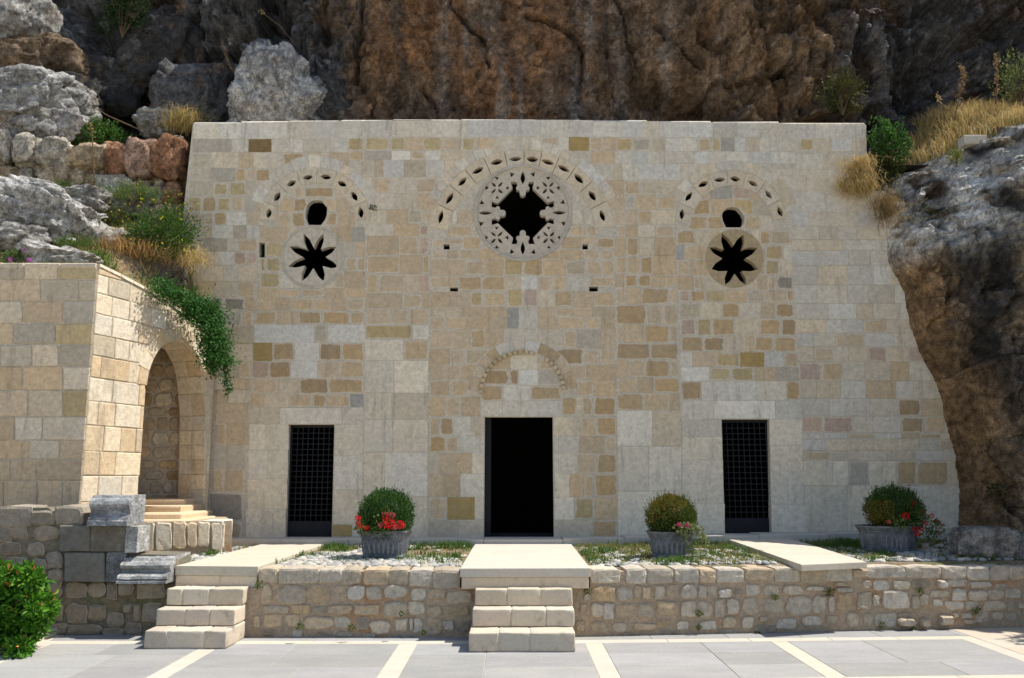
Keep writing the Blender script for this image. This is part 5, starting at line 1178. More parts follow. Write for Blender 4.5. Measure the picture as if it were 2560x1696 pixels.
side = (1 - sst(x, -4.2, -2.4)) + sst(x, 3.2, 5)
ck = vcell(np.stack([x * .9 + .3 * n0 + .15 * fine, z * .42 + .2 * fine, 0 * x], 1)); crack = np.exp(-(ck / .03) ** 2)
yb -= .7 * n0 + (.10 + .20 * side) * rd + (.13 + .12 * side) * fine + (.05 + .05 * side) * r2
yb += (.05 + .06 * side) * crack + .05 * fbm(np.stack([x * 5, z * 4.4, 0 * x + 13], 1), 4, True)
blk = vcell(np.stack([x * .7 + .5 * n0, z * .7, 0 * x + 4], 1)); yb += side * .35 * np.exp(-(blk / .12) ** 2)
wx = x + .25 * n0 + .10 * fine; wz = z * .8 + .2 * n0
f1, e1 = facet(np.stack([wx * .75 + .2 * z, wz * .55, 0 * x + .5], 1), .9); f2, e2 = facet(np.stack([wx * 2.1, wz * 1.7, 0 * x + 7.5], 1), 1.); f3, e3 = facet(np.stack([wx * 5.5, wz * 4.6, 0 * x + 3.5], 1), 1.1)
def pline(pts):
    "distance in the cliff plane to a wandering seam"
    q = [onY(u, v, 17.2) for u, v in pts]; d = np.full(len(x), 99.); X_ = x + .10 * fine + .05 * r2; Z_ = z + .10 * n0 + .04 * fine
    for a_, b_ in zip(q, q[1:]):
        ex, ez = b_.x - a_.x, b_.z - a_.z; t_ = np.clip(((X_ - a_.x) * ex + (Z_ - a_.z) * ez) / (ex * ex + ez * ez), 0, 1); d = np.minimum(d, np.hypot(X_ - a_.x - t_ * ex, Z_ - a_.z - t_ * ez))
    return d
seam = np.full(len(x), 99.)
for pts in ([(1322, 58), (1388, 80), (1446, 109), (1461, 142), (1455, 200), (1453, 262)], [(1535, -40), (1548, 20), (1577, 109), (1600, 160)], [(1110, -20), (1133, 22), (1177, 84), (1213, 109), (1228, 174), (1240, 190)], [(1060, 225), (1095, 262), (1110, 300)], [(925, -10), (915, 70), (905, 130), (890, 200)], [(1640, 60), (1700, 120), (1760, 170)]): seam = np.minimum(seam, pline(pts))
ribs = np.exp(-(pline([(1880, -40), (1960, 50), (2040, 130), (2105, 205), (2175, 300)]) / .22) ** 2) + .8 * np.exp(-(pline([(2110, -40), (2150, 60), (2178, 130), (2230, 240)]) / .18) ** 2) + .7 * np.exp(-(pline([(1740, -40), (1770, 40), (1800, 70)]) / .25) ** 2)
hollow = np.exp(-(pline([(1780, 100), (1850, 200), (1930, 290)]) / .45) ** 2) + .6 * np.exp(-(pline([(1640, 210), (1720, 260), (1800, 300)]) / .4) ** 2)
yb += .16 * np.exp(-(seam / .045) ** 2) - .38 * ribs + .85 * hollow
yb -= (.16 + .42 * side) * f1 + (.07 + .15 * side) * f2 + (.045 + .045 * side) * f3
cliff = obj('cliff', np.stack([x, yb, z], 1), gridF(nx, len(zs)), M_rock, None, np.clip(cliff_tone(x, z, fine) * (1 + .20 * f2 + .12 * f3)[:, None] * (1 - .6 * np.exp(-(seam / .04) ** 2))[:, None] * (1 + .45 * np.clip(ribs, 0, 1))[:, None] * (1 - .55 * np.exp(-(e2 / .05) ** 2) * (.3 + .5 * side) - .25 * np.exp(-(e3 / .06) ** 2))[:, None], .012, .6), smooth=False); lab(cliff, kind='structure')
# ------------------------------------------------------------------ rocky slope on the west
xs = np.linspace(-28, -4.55, 280); ys = np.linspace(12.7, 20.5, 120); X, Y = np.meshgrid(xs, ys); x = X.ravel(); y = Y.ravel()
tside = [(a, b) for a, b in top_ab]
sx = ARC0[0] + (ARC1[0] - ARC0[0]) * (y - 12.6) / (YF - 12.6)
zedge = np.interp((y - 12.6) / (YF - 12.6) * Lside, [t[0] for t in tside], [t[1] for t in tside])
zz = cz - .02 + np.clip((y - 12.9), 0, 2.9) * .58 + .14 * fbm(np.stack([x * .8, y * .8, 0 * x], 1), 4)
t = sst(sx - x, .0, 1.0); zz = lerp(np.minimum(zedge - .06 + np.clip(y - 13.4, 0, 3) * .0, zz), zz, t)
zz = np.where(x > sx + .0, zedge - .5, zz)
zz = np.where(y > 15.7, np.maximum(zz, lerp(zz, 8.05 + (y - 15.9) * .55 + .2 * fbm(np.stack([x, y, 0 * x], 1), 4), sst(y, 15.75, 16.0))), zz)
zz = np.where((x > -5.6) & (y > 15.5), np.minimum(zz, 8.0), zz)
keep = ~((x > sx + .02) & (y < 15.75)); keepF = [f for f in gridF(280, 120) if all(keep[list(f)])]
slope = obj('hillside', np.stack([x, y, zz], 1), keepF, M_ground, None, smooth=True); lab(slope, kind='structure')
def slope_z(px_, py_): 
    i = np.clip(np.round((np.asarray(px_) + 28) / 23.45 * 279).astype(int), 0, 279); j = np.clip(np.round((np.asarray(py_) - 12.7) / 7.8 * 119).astype(int), 0, 119); return zz.reshape(120, 280)[j, i]
def boulder(label, c, r, seed, tone, amp=.2, sub=5, sq=.75, lichen=.5, rot=0., name='boulder', mat=None):
    I, Fs = ico(sub); s = np.sign(I) * np.abs(I) ** sq; k = (1 + amp * 1.5 * pn(I * 1.1 + seed * 3.3) + amp * .9 * fbm(I * 2.3 + seed, 5, True) * .35 + amp * .12 * fbm(I * 6 + seed, 4))
    cells = vcell(I * 2.2 + seed); k = k - amp * .25 * np.exp(-(cells / .06) ** 2) + amp * 1.05 * facet(I * 1.3 + seed * 2.7, .9)[0] + amp * .30 * facet(I * 3.1 + seed, 1.)[0] + amp * .06 * facet(I * 9 + seed, 1.)[0]
    v = s * np.array(r) * k[:, None]; cr, sr = math.cos(rot), math.sin(rot); v = np.stack([v[:, 0] * cr - v[:, 2] * sr, v[:, 1], v[:, 0] * sr + v[:, 2] * cr], 1)
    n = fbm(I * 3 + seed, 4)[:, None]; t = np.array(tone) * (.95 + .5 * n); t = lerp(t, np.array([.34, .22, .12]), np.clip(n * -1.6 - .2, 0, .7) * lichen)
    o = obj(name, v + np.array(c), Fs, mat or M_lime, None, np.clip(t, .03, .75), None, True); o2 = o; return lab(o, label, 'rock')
def yb_at(u, v, y): return tuple(onY(u, v, y))
G1 = (.43, .42, .39)
boulder('big sunlit pitted boulder standing behind the top of the church front', yb_at(690, 250, 16.6), (.84, .45, 1.06), 3, (.50, .48, .44), .26, 6, 1.05, .4)
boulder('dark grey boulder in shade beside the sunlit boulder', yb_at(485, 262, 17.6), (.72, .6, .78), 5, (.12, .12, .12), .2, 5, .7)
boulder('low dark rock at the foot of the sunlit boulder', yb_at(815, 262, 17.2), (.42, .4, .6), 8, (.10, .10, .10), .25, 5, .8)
boulder('pale rounded outcrop above the dry stone wall', yb_at(75, 285, 16.5), (1.2, .8, .75), 9, (.42, .41, .385), .22, 6, .85, .5)
boulder('brown hollowed rock with a grassy top', yb_at(75, 165, 17.7), (1.0, .7, .55), 12, (.22, .155, .10), .25, 5, .7, .8)
boulder('upper pale boulder at the edge of the picture', yb_at(15, 50, 17.6), (.95, .7, .7), 14, (.40, .39, .36), .2, 5, .8)
boulder('long pitted white rock on the grassy slope', yb_at(118, 548, 14.5), (.92, .75, .46), 17, (.52, .51, .48), .2, 6, .8, .15, -.25)
boulder('low white rock behind the top of the arched wall', yb_at(150, 655, 13.3), (.62, .4, .22), 19, (.54, .52, .47), .2, 5, .8, .2, -.2)
boulder('small pale rock among the dry grass', yb_at(265, 600, 14.4), (.30, .25, .2), 23, (.46, .42, .36), .25, 4, .8)
boulder('rock shadowed beneath the yellow flowering bush', yb_at(380, 690, 14.9), (.5, .4, .42), 25, (.20, .18, .16), .25, 5, .8)
boulder('worn grey drum of stone lying at the shady end of the terrace', (yb_at(2470, 1371, 12.45)[0], 12.5, ZT + .20), (.46, .25, .235), 29, (.33, .31, .28), .08, 5, .55, .3)
boulder('rough block behind the worn stone drum', (7.35, 12.35, ZT + .12), (.3, .25, .2), 31, (.28, .27, .26), .15, 4, .7)
for i, (u, v, y, r, l) in enumerate(((190, 250, 17.3, (.5, .4, .42), 'grey rock between the brown hollow rock and the dark cleft'), (270, 225, 18.3, (.8, .5, .7), 'dark broken ledge in the shaded cleft'), (400, 130, 18.6, (.9, .6, 1.0), 'tall shaded crag left of the sunlit boulder'), (150, 330, 16.6, (.35, .3, .22), 'small pale stone above the dry wall near the green shrub'), (395, 310, 16.9, (.4, .35, .3), 'shaded rock beside the straw grass'), (30, 400, 17.0, (.5, .3, .3), 'weathered stone at the upper edge of the dry wall'), (205, 500, 14.9, (.45, .35, .22), 'half buried pale ridge on the grassy slope'), (45, 600, 13.9, (.5, .35, .3), 'grey rock behind the pink mallow'))):
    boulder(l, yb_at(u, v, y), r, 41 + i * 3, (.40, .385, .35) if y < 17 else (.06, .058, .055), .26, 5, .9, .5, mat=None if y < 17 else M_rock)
# ------------------------------------------------------------------ rock outcrop on the east
OL = [(2183, 300), (2178, 420), (2188, 560), (2208, 610), (2230, 680), (2262, 730), (2276, 800), (2300, 880), (2332, 940), (2375, 1060), (2392, 1150), (2400, 1300), (2405, 1370)]
ol = [onY(u, v, YF - .05) for u, v in OL]; olz = [p.z for p in ol][::-1]; olx = [p.x for p in ol][::-1]
nu, nv = 380, 330
U, S = np.meshgrid(np.linspace(0, 1, nu), np.linspace(0, 1, nv)); u = U.ravel(); s = S.ravel()
x = 5.9 + u * 7.6; ztop = 7.8 + .10 * (x - 6.5) + .22 * fbm(np.stack([x * 1.1, 0 * x, 0 * x], 1), 4)
s1, s2 = .58, .78
z1 = 5.75 + .12 * (x - 6.5) + .25 * fbm(np.stack([x * .9, 0 * x + 4, 0 * x], 1), 3); z2 = ztop
z = np.where(s < s1, .55 + (z1 - .55) * (s / s1), np.where(s < s2, z1 + (z2 - z1) * (s - s1) / (s2 - s1), z2 + (s - s2) / (1 - s2) * 1.5))
xl = np.interp(z, olz, olx) + .10 * fbm(np.stack([z * 1.7, 0 * z, 0 * z + 6], 1), 4); tt = x - xl
B = np.where(tt > 0, .25 * sst(tt, 0, .12) + 2.1 * (1 - np.exp(-np.maximum(tt, 0) / 1.7)), 0)
lowc = (1 - sst(z, .8, 3.2)); B = B * (1 - .34 * lowc) + 1.15 * sst(x, 7.7, 9.4) * (tt > 0)
P = np.stack([x, z * .8, 0 * x + 20], 1); ck = vcell(np.stack([x * 1.1 + .3 * fbm(P, 3), z * .6, 0 * x + 2], 1))
B = B + np.clip(tt, 0, .5) / .5 * (.55 * fbm(P * .6, 4) + .20 * fbm(P * 1.3 + 4, 5, True) + .16 * fbm(P * 3.4, 6) + .07 * fbm(np.stack([x * .9, z * 7, 0 * x + 3], 1), 4, True) * sst(z, 5.2, 6.2) - .07 * np.exp(-(ck / .05) ** 2))
gro = np.exp(-((x - xl - 1.55 - .25 * np.sin(z * 1.3)) / .28) ** 2); B = B - .85 * gro * (1 - sst(z, 4.5, 6)); B = B - .5 * np.exp(-((x - xl - 2.7 - .2 * np.sin(z)) / .35) ** 2) * (1 - sst(z, 3., 5.))
fa, ea = facet(np.stack([x * .9 + .3 * fbm(P, 3), z * .55, 0 * x + 2], 1), .9); fb, eb = facet(np.stack([x * 2.3, z * 1.5, 0 * x + 5], 1), 1.); fc, ec = facet(np.stack([x * 6, z * 4.5, 0 * x + 9], 1), 1.)
B = B + np.clip(tt, 0, .4) / .4 * (.38 * fa + .16 * fb + .06 * fc)
B = B - .25 * np.exp(-((z - (5.0 + .1 * (x - 7))) / .35) ** 2) * np.clip(tt, 0, .5)
sv = s2; k1 = np.clip((s - s1) / (s2 - s1), 0, 1); k2 = np.clip((s - s2) / (1 - s2), 0, 1)
yy = YF + .02 - B + 2.1 * k1 ** 1.2 + k2 * 3.2
z = z + np.where(s >= s2, .12 * fbm(np.stack([x * 1.4, yy * 1.4, 0 * x], 1), 4), 0)
yy = np.where((tt <= 0) & (s < s1), YF + .9, yy)
x2 = x + .10 * fbm(np.stack([z * 1.2, x * .8, 0 * x + 31], 1), 4) * (tt > .05)
n1 = fbm(np.stack([x * .9, z * .5, 0 * x + 1], 1), 4); n3 = fbm(np.stack([x * 3, z * 2.6, 0 * x + 6], 1), 4); n4 = fbm(np.stack([x * 2.4, z * .3, 0 * x + 3], 1), 4)
cc = lambda *c: np.array(c)[None]
n5 = fbm(np.stack([x * 4.6 + .75 * z, z * .4, 0 * x + 8], 1), 5, False, .6); n6 = fbm(np.stack([x * 7, z * 5, 0 * x + 2], 1), 4)
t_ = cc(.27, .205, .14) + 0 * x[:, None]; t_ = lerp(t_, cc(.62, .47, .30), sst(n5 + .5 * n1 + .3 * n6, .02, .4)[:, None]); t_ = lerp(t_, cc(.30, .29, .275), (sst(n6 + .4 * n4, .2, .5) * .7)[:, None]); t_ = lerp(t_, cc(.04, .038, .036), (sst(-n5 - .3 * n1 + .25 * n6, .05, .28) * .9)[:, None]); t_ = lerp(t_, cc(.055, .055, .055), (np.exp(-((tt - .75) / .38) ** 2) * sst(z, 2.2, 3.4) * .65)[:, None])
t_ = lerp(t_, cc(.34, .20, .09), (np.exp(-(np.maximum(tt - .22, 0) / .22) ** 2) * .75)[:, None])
t_ = lerp(t_, cc(.62, .60, .55), (sst(z, 5.5, 6.3) * sst(n3 + .3, -.1, .4) * .9)[:, None]); t_ = np.clip(t_ * (1 + .4 * n3 + .25 * fb + .2 * fc)[:, None] * (1 - .28 * np.exp(-(eb / .04) ** 2) - .25 * np.exp(-(ec / .06) ** 2))[:, None], .015, .7)  # bare top is paler grey, with its sunlit highlight put into the tone
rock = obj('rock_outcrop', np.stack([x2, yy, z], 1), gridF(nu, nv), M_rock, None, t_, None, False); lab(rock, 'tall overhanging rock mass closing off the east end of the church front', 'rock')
RV = np.stack([x2, yy, z], 1); RS = s; RT = tt
# ------------------------------------------------------------------ vegetation
def scatter_blades(name, P, h, lean, cols, label, w=.006, cat='grass', dirs=None):
    V, Fs, T = blades(P, h, lean, tone_mix(len(P), cols), w, dirs=dirs); o = obj(name, V, Fs, M_grass, None, T); return lab(o, label, cat, kind='stuff')
DRY = [(.52, .40, .18), (.62, .48, .22), (.44, .33, .13), (.55, .37, .15)]; MIXG = [(.10, .17, .03), (.14, .2, .04), (.3, .26, .1), (.42, .32, .14), (.2, .22, .06)]
# slope grass
n = 26000; gx = RNG.uniform(-10.5, -5.2, n); gy = RNG.uniform(12.75, 15.75, n); gz = slope_z(gx, gy); sxx = ARC0[0] + (ARC1[0] - ARC0[0]) * (gy - 12.6) / (YF - 12.6)
dn = fbm(np.stack([gx * 1.1, gy * 1.1, 0 * gx], 1), 4); m = (gx < sxx - .03) & (dn > RNG.uniform(-.35, .25, n)); gx, gy, gz, dn = gx[m], gy[m], gz[m], dn[m]
P = np.stack([gx, gy, gz - .02], 1); gm = dn + RNG.normal(0, .12, len(dn)) > .12
scatter_blades('slope_grass', P[gm], RNG.uniform(.08, .24, gm.sum()), RNG.uniform(.2, 1.1, gm.sum()), [(.10, .18, .03), (.14, .22, .04), (.08, .14, .025), (.2, .23, .06)], 'green tufted grass on the rocky slope above the arched wall', .008)
scatter_blades('dry_slope_grass', P[~gm], RNG.uniform(.06, .20, (~gm).sum()), RNG.uniform(.3, 1.2, (~gm).sum()), DRY, 'bleached grass between the white rocks of the slope', .007)
n = 9000; gx = RNG.uniform(-11, -5.4, n); gy = RNG.uniform(15.9, 17.4, n); gz = slope_z(gx, gy); dn = fbm(np.stack([gx * 1.2, gy * 1.2, 0 * gx + 5], 1), 3); m = dn > RNG.uniform(-.2, .35, n)
scatter_blades('upper_slope_grass', np.stack([gx, gy, gz - .03], 1)[m], RNG.uniform(.08, .32, m.sum()), RNG.uniform(.3, 1.3, m.sum()), DRY + [(.2, .22, .06)], 'tawny grass on the ledge above the dry stone wall', .008)
# grassy top of the east outcrop
top = np.where((RS > .79) & (RV[:, 0] > 6.7))[0]; n = 48000; i = RNG.choice(top, n); P = RV[i] + RNG.normal(0, .03, (n, 3)) * np.array([1, 1, .0]); dn = fbm(np.stack([P[:, 0] * .9, P[:, 1] * .9, 0 * P[:, 0]], 1), 3)
m = dn > RNG.uniform(-.6, .1, n); P = P[m]; n = len(P); gm = RNG.uniform(size=n) < .2
scatter_blades('dry_grass', P[~gm], RNG.uniform(.15, .42, (~gm).sum()), RNG.uniform(.2, .9, (~gm).sum()), DRY, 'golden dry grass covering the top of the east rock', .008)
scatter_blades('green_grass', P[gm], RNG.uniform(.1, .3, gm.sum()), RNG.uniform(.2, .9, gm.sum()), [(.16, .2, .04), (.22, .24, .07)], 'greener blades mixed into the dry grass of the east rock', .007)
def grass_clump(label, c, r, n, h, lean, cols, seed, down=0., w=.005, name='grass_tussock', dirx=0.):
    t = thing(name, label, 'grass tussock', c); rng = np.random.default_rng(seed); P = np.array(c) + rng.normal(size=(n, 3)) * np.array(r)
    d = rng.normal(size=(n, 3)) * .7 + np.array([dirx, -.5, 0]); d[:, 2] = 0; d /= np.linalg.norm(d, axis=1)[:, None]
    V, Fs, T = blades(P, rng.uniform(*h, n), rng.uniform(*lean, n), tone_mix(n, cols, rng), w, rng, d)
    if down: 
        V = V.reshape(-1, 5, 3); V[:, 4, 2] -= down * rng.uniform(.5, 1.2, n); V[:, 2:4, 2] -= (down * .15); V = V.reshape(-1, 3)
    obj('blades', V, Fs, M_grass, t, T); return t
c = yb_at(2150, 470, 15.3); grass_clump('straw coloured tussock hanging over the east end of the front', c, (.17, .10, .10), 900, (.15, .36), (.5, 1.5), DRY, 51, .2, dirx=-.9)
c = yb_at(2150, 425, 15.3); grass_clump('upper bleached tussock below the green shrub', c, (.13, .1, .09), 700, (.12, .3), (.4, 1.1), DRY, 52, .1)
c = yb_at(2215, 520, 15.0); grass_clump('brown grass beard trailing down the dark rock', c, (.13, .08, .14), 800, (.12, .26), (.5, 1.), [(.22, .15, .06), (.3, .2, .08)], 53, .35)
c = yb_at(455, 318, 16.3); grass_clump('long straw grass arching against the corner of the front', c, (.15, .12, .06), 800, (.2, .5), (.6, 1.7), DRY + [(.3, .3, .08)], 54, .1, dirx=.3)
c = yb_at(300, 640, 14.3); grass_clump('rusty dry tussock beside the yellow flowering bush', c, (.25, .15, .06), 1600, (.15, .35), (.5, 1.3), [(.46, .27, .10), (.5, .33, .14)], 55, .05)
c = yb_at(20, 325, 16.2); grass_clump('reddish straw lying on the dry stone wall', c, (.35, .15, .08), 1300, (.2, .45), (.6, 1.6), [(.5, .3, .13), (.46, .33, .16)], 56, .05)
def shrub(name, label, cat, c, r, n, cols, seed, size=(.03, .06), asp=.4, lo=.3, up=.4, flowers=None, group=None, lump=.42, stems=9, core=True):
    t = thing(name, label, cat, (c[0], c[1], c[2] - r[2]), group); rng = np.random.default_rng(seed)
    P, d = shell(n, c, r, lo, 1.02, -.85, rng, lump, seed); keep = fbm((P - np.array(c)) / max(r) * 2.6 + seed, 3) > -.16; P, d = P[keep], d[keep]
    V, Fa, T = leaf_arrays(P, d * .7 + rng.normal(size=P.shape) * .5 + np.array([0, -.15, up]), rng.uniform(*size, len(P)), asp, tone_mix(len(P), cols, rng, .3), .2, rng); obj('foliage', V, Fa, M_leaf, t, T)
    a = Acc()
    for k in range(stems):
        dd = rng.normal(size=3); dd /= np.linalg.norm(dd); dd[2] = abs(dd[2]) * .8 + .2; e = np.array(c) + dd * np.array(r) * .85; b0 = np.array([c[0], c[1], c[2] - r[2] * .95]); md = (b0 + e) / 2 + np.array([0, 0, .1 * r[2]])
        a.add(*sweep([b0, md, e], [.014, .009, .004], 4))
    a.obj('stems', M_bark, t)
    if flowers:
        nf, cf, sz, spread = flowers; q, e = shell(nf, c, np.array(r) * spread, .8, 1.1, -.5, rng, .3, seed + 1); m = len(q)
        V = []; Fl = []; T2 = []
        q2 = np.repeat(q, 5, 0); v, f, tt2 = leaf_arrays(q2, rng.normal(size=q2.shape) + np.array([0, -.6, .2]), np.full(len(q2), sz), .9, tone_mix(len(q2), cf, rng, .15), .1, rng); obj('flowers', v, f, M_petal, t, tt2)
    return t
YEL = [(.75, .62, .03), (.7, .55, .02)]
YB_ = [(.05, .12, .02), (.07, .15, .025), (.10, .17, .035), (.035, .085, .015)]
c = yb_at(405, 600, 14.6); shrub('flowering_bush', 'large rounded bush dotted with yellow flowers beside the church front', 'bush', c, (.66, .55, .55), 7500, YB_, 61, (.045, .09), .28, .3, .35, (90, YEL, .022, 1.25), stems=16)
c = yb_at(440, 655, 14.7); grass_clump('withered stems hanging below the yellow flowering bush', c, (.25, .1, .1), 500, (.2, .5), (.9, 1.8), DRY, 62, .35, dirx=.5)
c = yb_at(255, 540, 15.2); shrub('flowering_herb', 'wispy green herb with yellow dots below the dry stone wall', 'plant', c, (.5, .3, .32), 2200, [(.12, .18, .04), (.16, .22, .05), (.25, .25, .08)], 63, (.03, .07), .2, .2, .7, (40, YEL, .02, 1.1))
c = yb_at(455, 545, 15.4); shrub('flowering_herb', 'airy yellow flowered stems against the corner of the front', 'plant', c, (.38, .2, .36), 700, [(.14, .2, .05), (.22, .25, .08)], 64, (.03, .07), .15, .2, 1., (55, YEL, .02, 1.15))
c = yb_at(235, 340, 16.6); shrub('leafy_shrub', 'low bright green shrub above the dry stone wall', 'shrub', c, (.68, .4, .32), 4200, [(.06, .15, .02), (.09, .19, .03), (.05, .11, .02)], 65, (.04, .075), .6, .4, .4)
c = yb_at(330, 490, 15.3); shrub('flowering_herb', 'loose green herbs along the foot of the dry stone wall', 'plant', c, (.75, .25, .22), 3000, [(.10, .18, .035), (.14, .22, .05), (.2, .24, .07)], 74, (.03, .07), .22, .2, .8, (30, YEL, .02, 1.1))
c = yb_at(150, 480, 15.1); shrub('leafy_shrub', 'green scrub between the long white rock and the dry wall', 'shrub', c, (.5, .25, .2), 1700, [(.08, .15, .03), (.12, .2, .04)], 75, (.03, .06), .3, .2, .6)
c = yb_at(20, 485, 14.6); shrub('leafy_shrub', 'small green shrub beside the long white rock', 'shrub', c, (.42, .3, .22), 1500, [(.09, .16, .03), (.12, .2, .04)], 66, (.03, .06), .4, .3, .5)
c = yb_at(195, 615, 13.9); shrub('leafy_shrub', 'grassy green tuft in front of the pale rocks', 'shrub', c, (.40, .25, .15), 1500, [(.10, .17, .03), (.15, .22, .05)], 67, (.03, .07), .25, .2, .8)
c = yb_at(2222, 358, 15.6); shrub('leafy_shrub', 'glossy green shrub at the top corner of the east rock', 'shrub', c, (.36, .3, .46), 3000, [(.05, .13, .025), (.08, .18, .035), (.035, .09, .02)], 68, (.04, .08), .55, .35, .3)
c = yb_at(2205, 425, 15.75); shrub('leafy_shrub', 'dark tangled shrub in the corner between front and east rock', 'shrub', c, (.42, .3, .34), 3200, [(.03, .06, .015), (.05, .08, .02), (.10, .10, .03)], 73, (.04, .08), .45, .2, .2)
c = yb_at(2105, 240, 16.3); shrub('cliff_shrub', 'dark shrub clinging to the shaded cliff above the front', 'shrub', (c[0] - .05, 16.2, c[2]), (.44, .3, .48), 2600, [(.06, .07, .015), (.045, .06, .015), (.09, .08, .02)], 69, (.04, .08), .4, .3, .2)
c = yb_at(2545, 200, 16.0); shrub('leafy_shrub', 'pale bush at the far edge of the dry grass', 'shrub', c, (.4, .4, .55), 1800, [(.16, .2, .06), (.22, .24, .09), (.1, .14, .04)], 70, (.04, .08), .4, .3, .6)
c = yb_at(2390, 395, 13.6); shrub('rock_herb', 'yellowish herb growing on the bare top of the east rock', 'plant', c, (.1, .1, .16), 260, [(.25, .25, .05), (.16, .2, .05)], 71, (.04, .08), .3, .1, .9, stems=3)
c = yb_at(330, 50, 18.4); shrub('cliff_shrub', 'dark green shrub in the shaded cleft of the cliff', 'shrub', (c[0], 18.0, c[2]), (.55, .3, .7), 2600, [(.02, .05, .012), (.03, .065, .015)], 72, (.05, .09), .5, .3, .2)
for i, (u, v, s_, l, col) in enumerate(((2330, 870, .16, 'round green tuft on the lower edge of the east rock', (.05, .09, .02)), (2372, 848, .09, 'upper small tuft on the tan face of the east rock', (.06, .10, .02)), (2405, 855, .07, 'small tuft in the middle of the tan rock face', (.08, .12, .02)), (2338, 915, .14, 'spiky sprig reaching over the east masonry', (.04, .08, .02)), (2412, 910, .08, 'lower small tuft on the tan rock face', (.06, .1, .02)), (2260, 660, .06, 'tiny sprig at the brown edge of the east rock', (.08, .11, .02)), (2490, 1225, .15, 'dim moss patch on the shaded foot of the rock', (.02, .05, .01)), (2330, 545, .3, 'dark moss hanging under the bare top of the rock', (.06, .065, .012)))):
    x_ = (u - 1280) / F; y_ = float(np.min(RV[(np.abs(RV[:, 0] - x_ * 14) < .35) & (np.abs(RV[:, 2] - onY(u, v, 14).z) < .25), 1])) if i < 99 else 14
    p = yb_at(u, v, y_ + .02); tuft('rock_weed', l, 'weed', p, int(500 * s_) + 30, (s_, .08, s_ * .8), .2, [col, tuple(k * 1.5 for k in col)], 200 + i, .6, 'weeds on the east rock', (.03, .06))
# trailing green creeper over the arched wall
t = thing('trailing_creeper', 'bright green creeper cascading over the arched wall', 'creeper', yb_at(500, 790, 14.6)); rng = np.random.default_rng(77); P = []; D = []
def strand(pts, n, r): 
    k = rng.uniform(0, len(pts) - 1.001, n); i = k.astype(int); f = (k - i)[:, None]; pts = np.array(pts); q = pts[i] * (1 - f) + pts[i + 1] * f
    P.append(q + rng.normal(size=(n, 3)) * np.array(r)); 
A_ = lambda u, v, y: tuple(onY(u, v, y))
strand([A_(395, 718, 13.6), A_(440, 740, 13.9), A_(500, 765, 14.3), A_(540, 790, 14.6)], 3200, (.10, .12, .10)); strand([A_(500, 770, 14.3), A_(535, 800, 14.4), A_(548, 860, 14.4), A_(545, 905, 14.4)], 3600, (.12, .12, .12))
strand([A_(520, 800, 14.2), A_(525, 860, 14.2), A_(535, 900, 14.2)], 2200, (.12, .1, .12)); strand([A_(560, 880, 14.4), A_(566, 930, 14.45), A_(570, 975, 14.5)], 420, (.035, .03, .07)); strand([A_(530, 890, 14.3), A_(533, 925, 14.3)], 350, (.04, .03, .08)); strand([A_(570, 900, 14.4), A_(590, 905, 14.4)], 60, (.04, .03, .03)); strand([A_(470, 760, 14.1), A_(480, 800, 14.1)], 700, (.09, .08, .08))
P = np.concatenate(P); n = len(P); V, Fa, T = leaf_arrays(P, rng.normal(size=(n, 3)) * .6 + np.array([.25, -.55, -.35]), rng.uniform(.035, .06, n), .62, tone_mix(n, [(.035, .12, .02), (.05, .16, .025), (.025, .085, .015), (.08, .19, .04)], rng, .25), .2, rng); obj('foliage', V, Fa, M_leaf, t, T)
a = Acc(); a.add(*sweep([A_(420, 735, 13.8), A_(500, 775, 14.3), A_(548, 860, 14.4), A_(572, 985, 14.5)], .008, 4)); a.obj('vine_stem', M_bark, t)
# pink mallow on the west wall top
t = thing('mallow_plant', 'mallow with pink blooms on top of the wall corner', 'flowers', yb_at(45, 660, 13)); c = yb_at(45, 648, 13.0); P, d = shell(260, c, (.26, .1, .12), .2, 1, -1, rng); V, Fa, T = leaf_arrays(P, d + np.array([0, -.3, .4]), rng.uniform(.04, .07, len(P)), .95, tone_mix(len(P), [(.1, .17, .05), (.14, .2, .07)], rng), .2, rng); obj('foliage', V, Fa, M_leaf, t, T)
for u_, v_ in ((62, 628), (27, 649), (74, 651)):
    c = np.array(yb_at(u_, v_, 12.9)); q = np.tile(c, (12, 1)); an = np.linspace(0, 6.28, 13)[:-1]; d = np.stack([np.cos(an), -.3 + 0 * an, np.sin(an)], 1); v, f, tt2 = leaf_arrays(q, d, np.full(12, .045), .8, tone_mix(12, [(.55, .12, .5), (.6, .22, .55)], rng), .1, rng); obj('flower', v, f, M_petal, t, tt2)
    V, Fs = sweep([(c[0], c[1], c[2] - .2), tuple(c)], .004, 4); obj('flower_stalk', V, Fs, M_leaf, t, (.1, .17, .05))
# tall dry stalks
def stalk(label, pts, y, headr, seed, n=160, part=.45, cols=DRY):
    t = thing('dry_stalk', label, 'dry plant', yb_at(*pts[0], y), 'tall dry stalks on the rocks'); p = [yb_at(u, v, y) for u, v in pts]; V, Fs = sweep(p, np.linspace(.014, .006, len(p)), 5); obj('stem', V, Fs, M_bark, t); rng = np.random.default_rng(seed)
    k = rng.uniform((1 - part) * (len(p) - 1), len(p) - 1.001, n); i = k.astype(int); f = (k - i)[:, None]; q = np.array(p)[i] * (1 - f) + np.array(p)[i + 1] * f + rng.normal(size=(n, 3)) * headr
    v, fa, tt2 = leaf_arrays(q, rng.normal(size=(n, 3)), rng.uniform(.02, .045, n), .6, tone_mix(n, cols, rng), .2, rng); obj('seed_heads', v, fa, M_leaf, t, tt2)
BR = [(.34, .22, .09), (.42, .28, .12), (.28, .17, .07)]
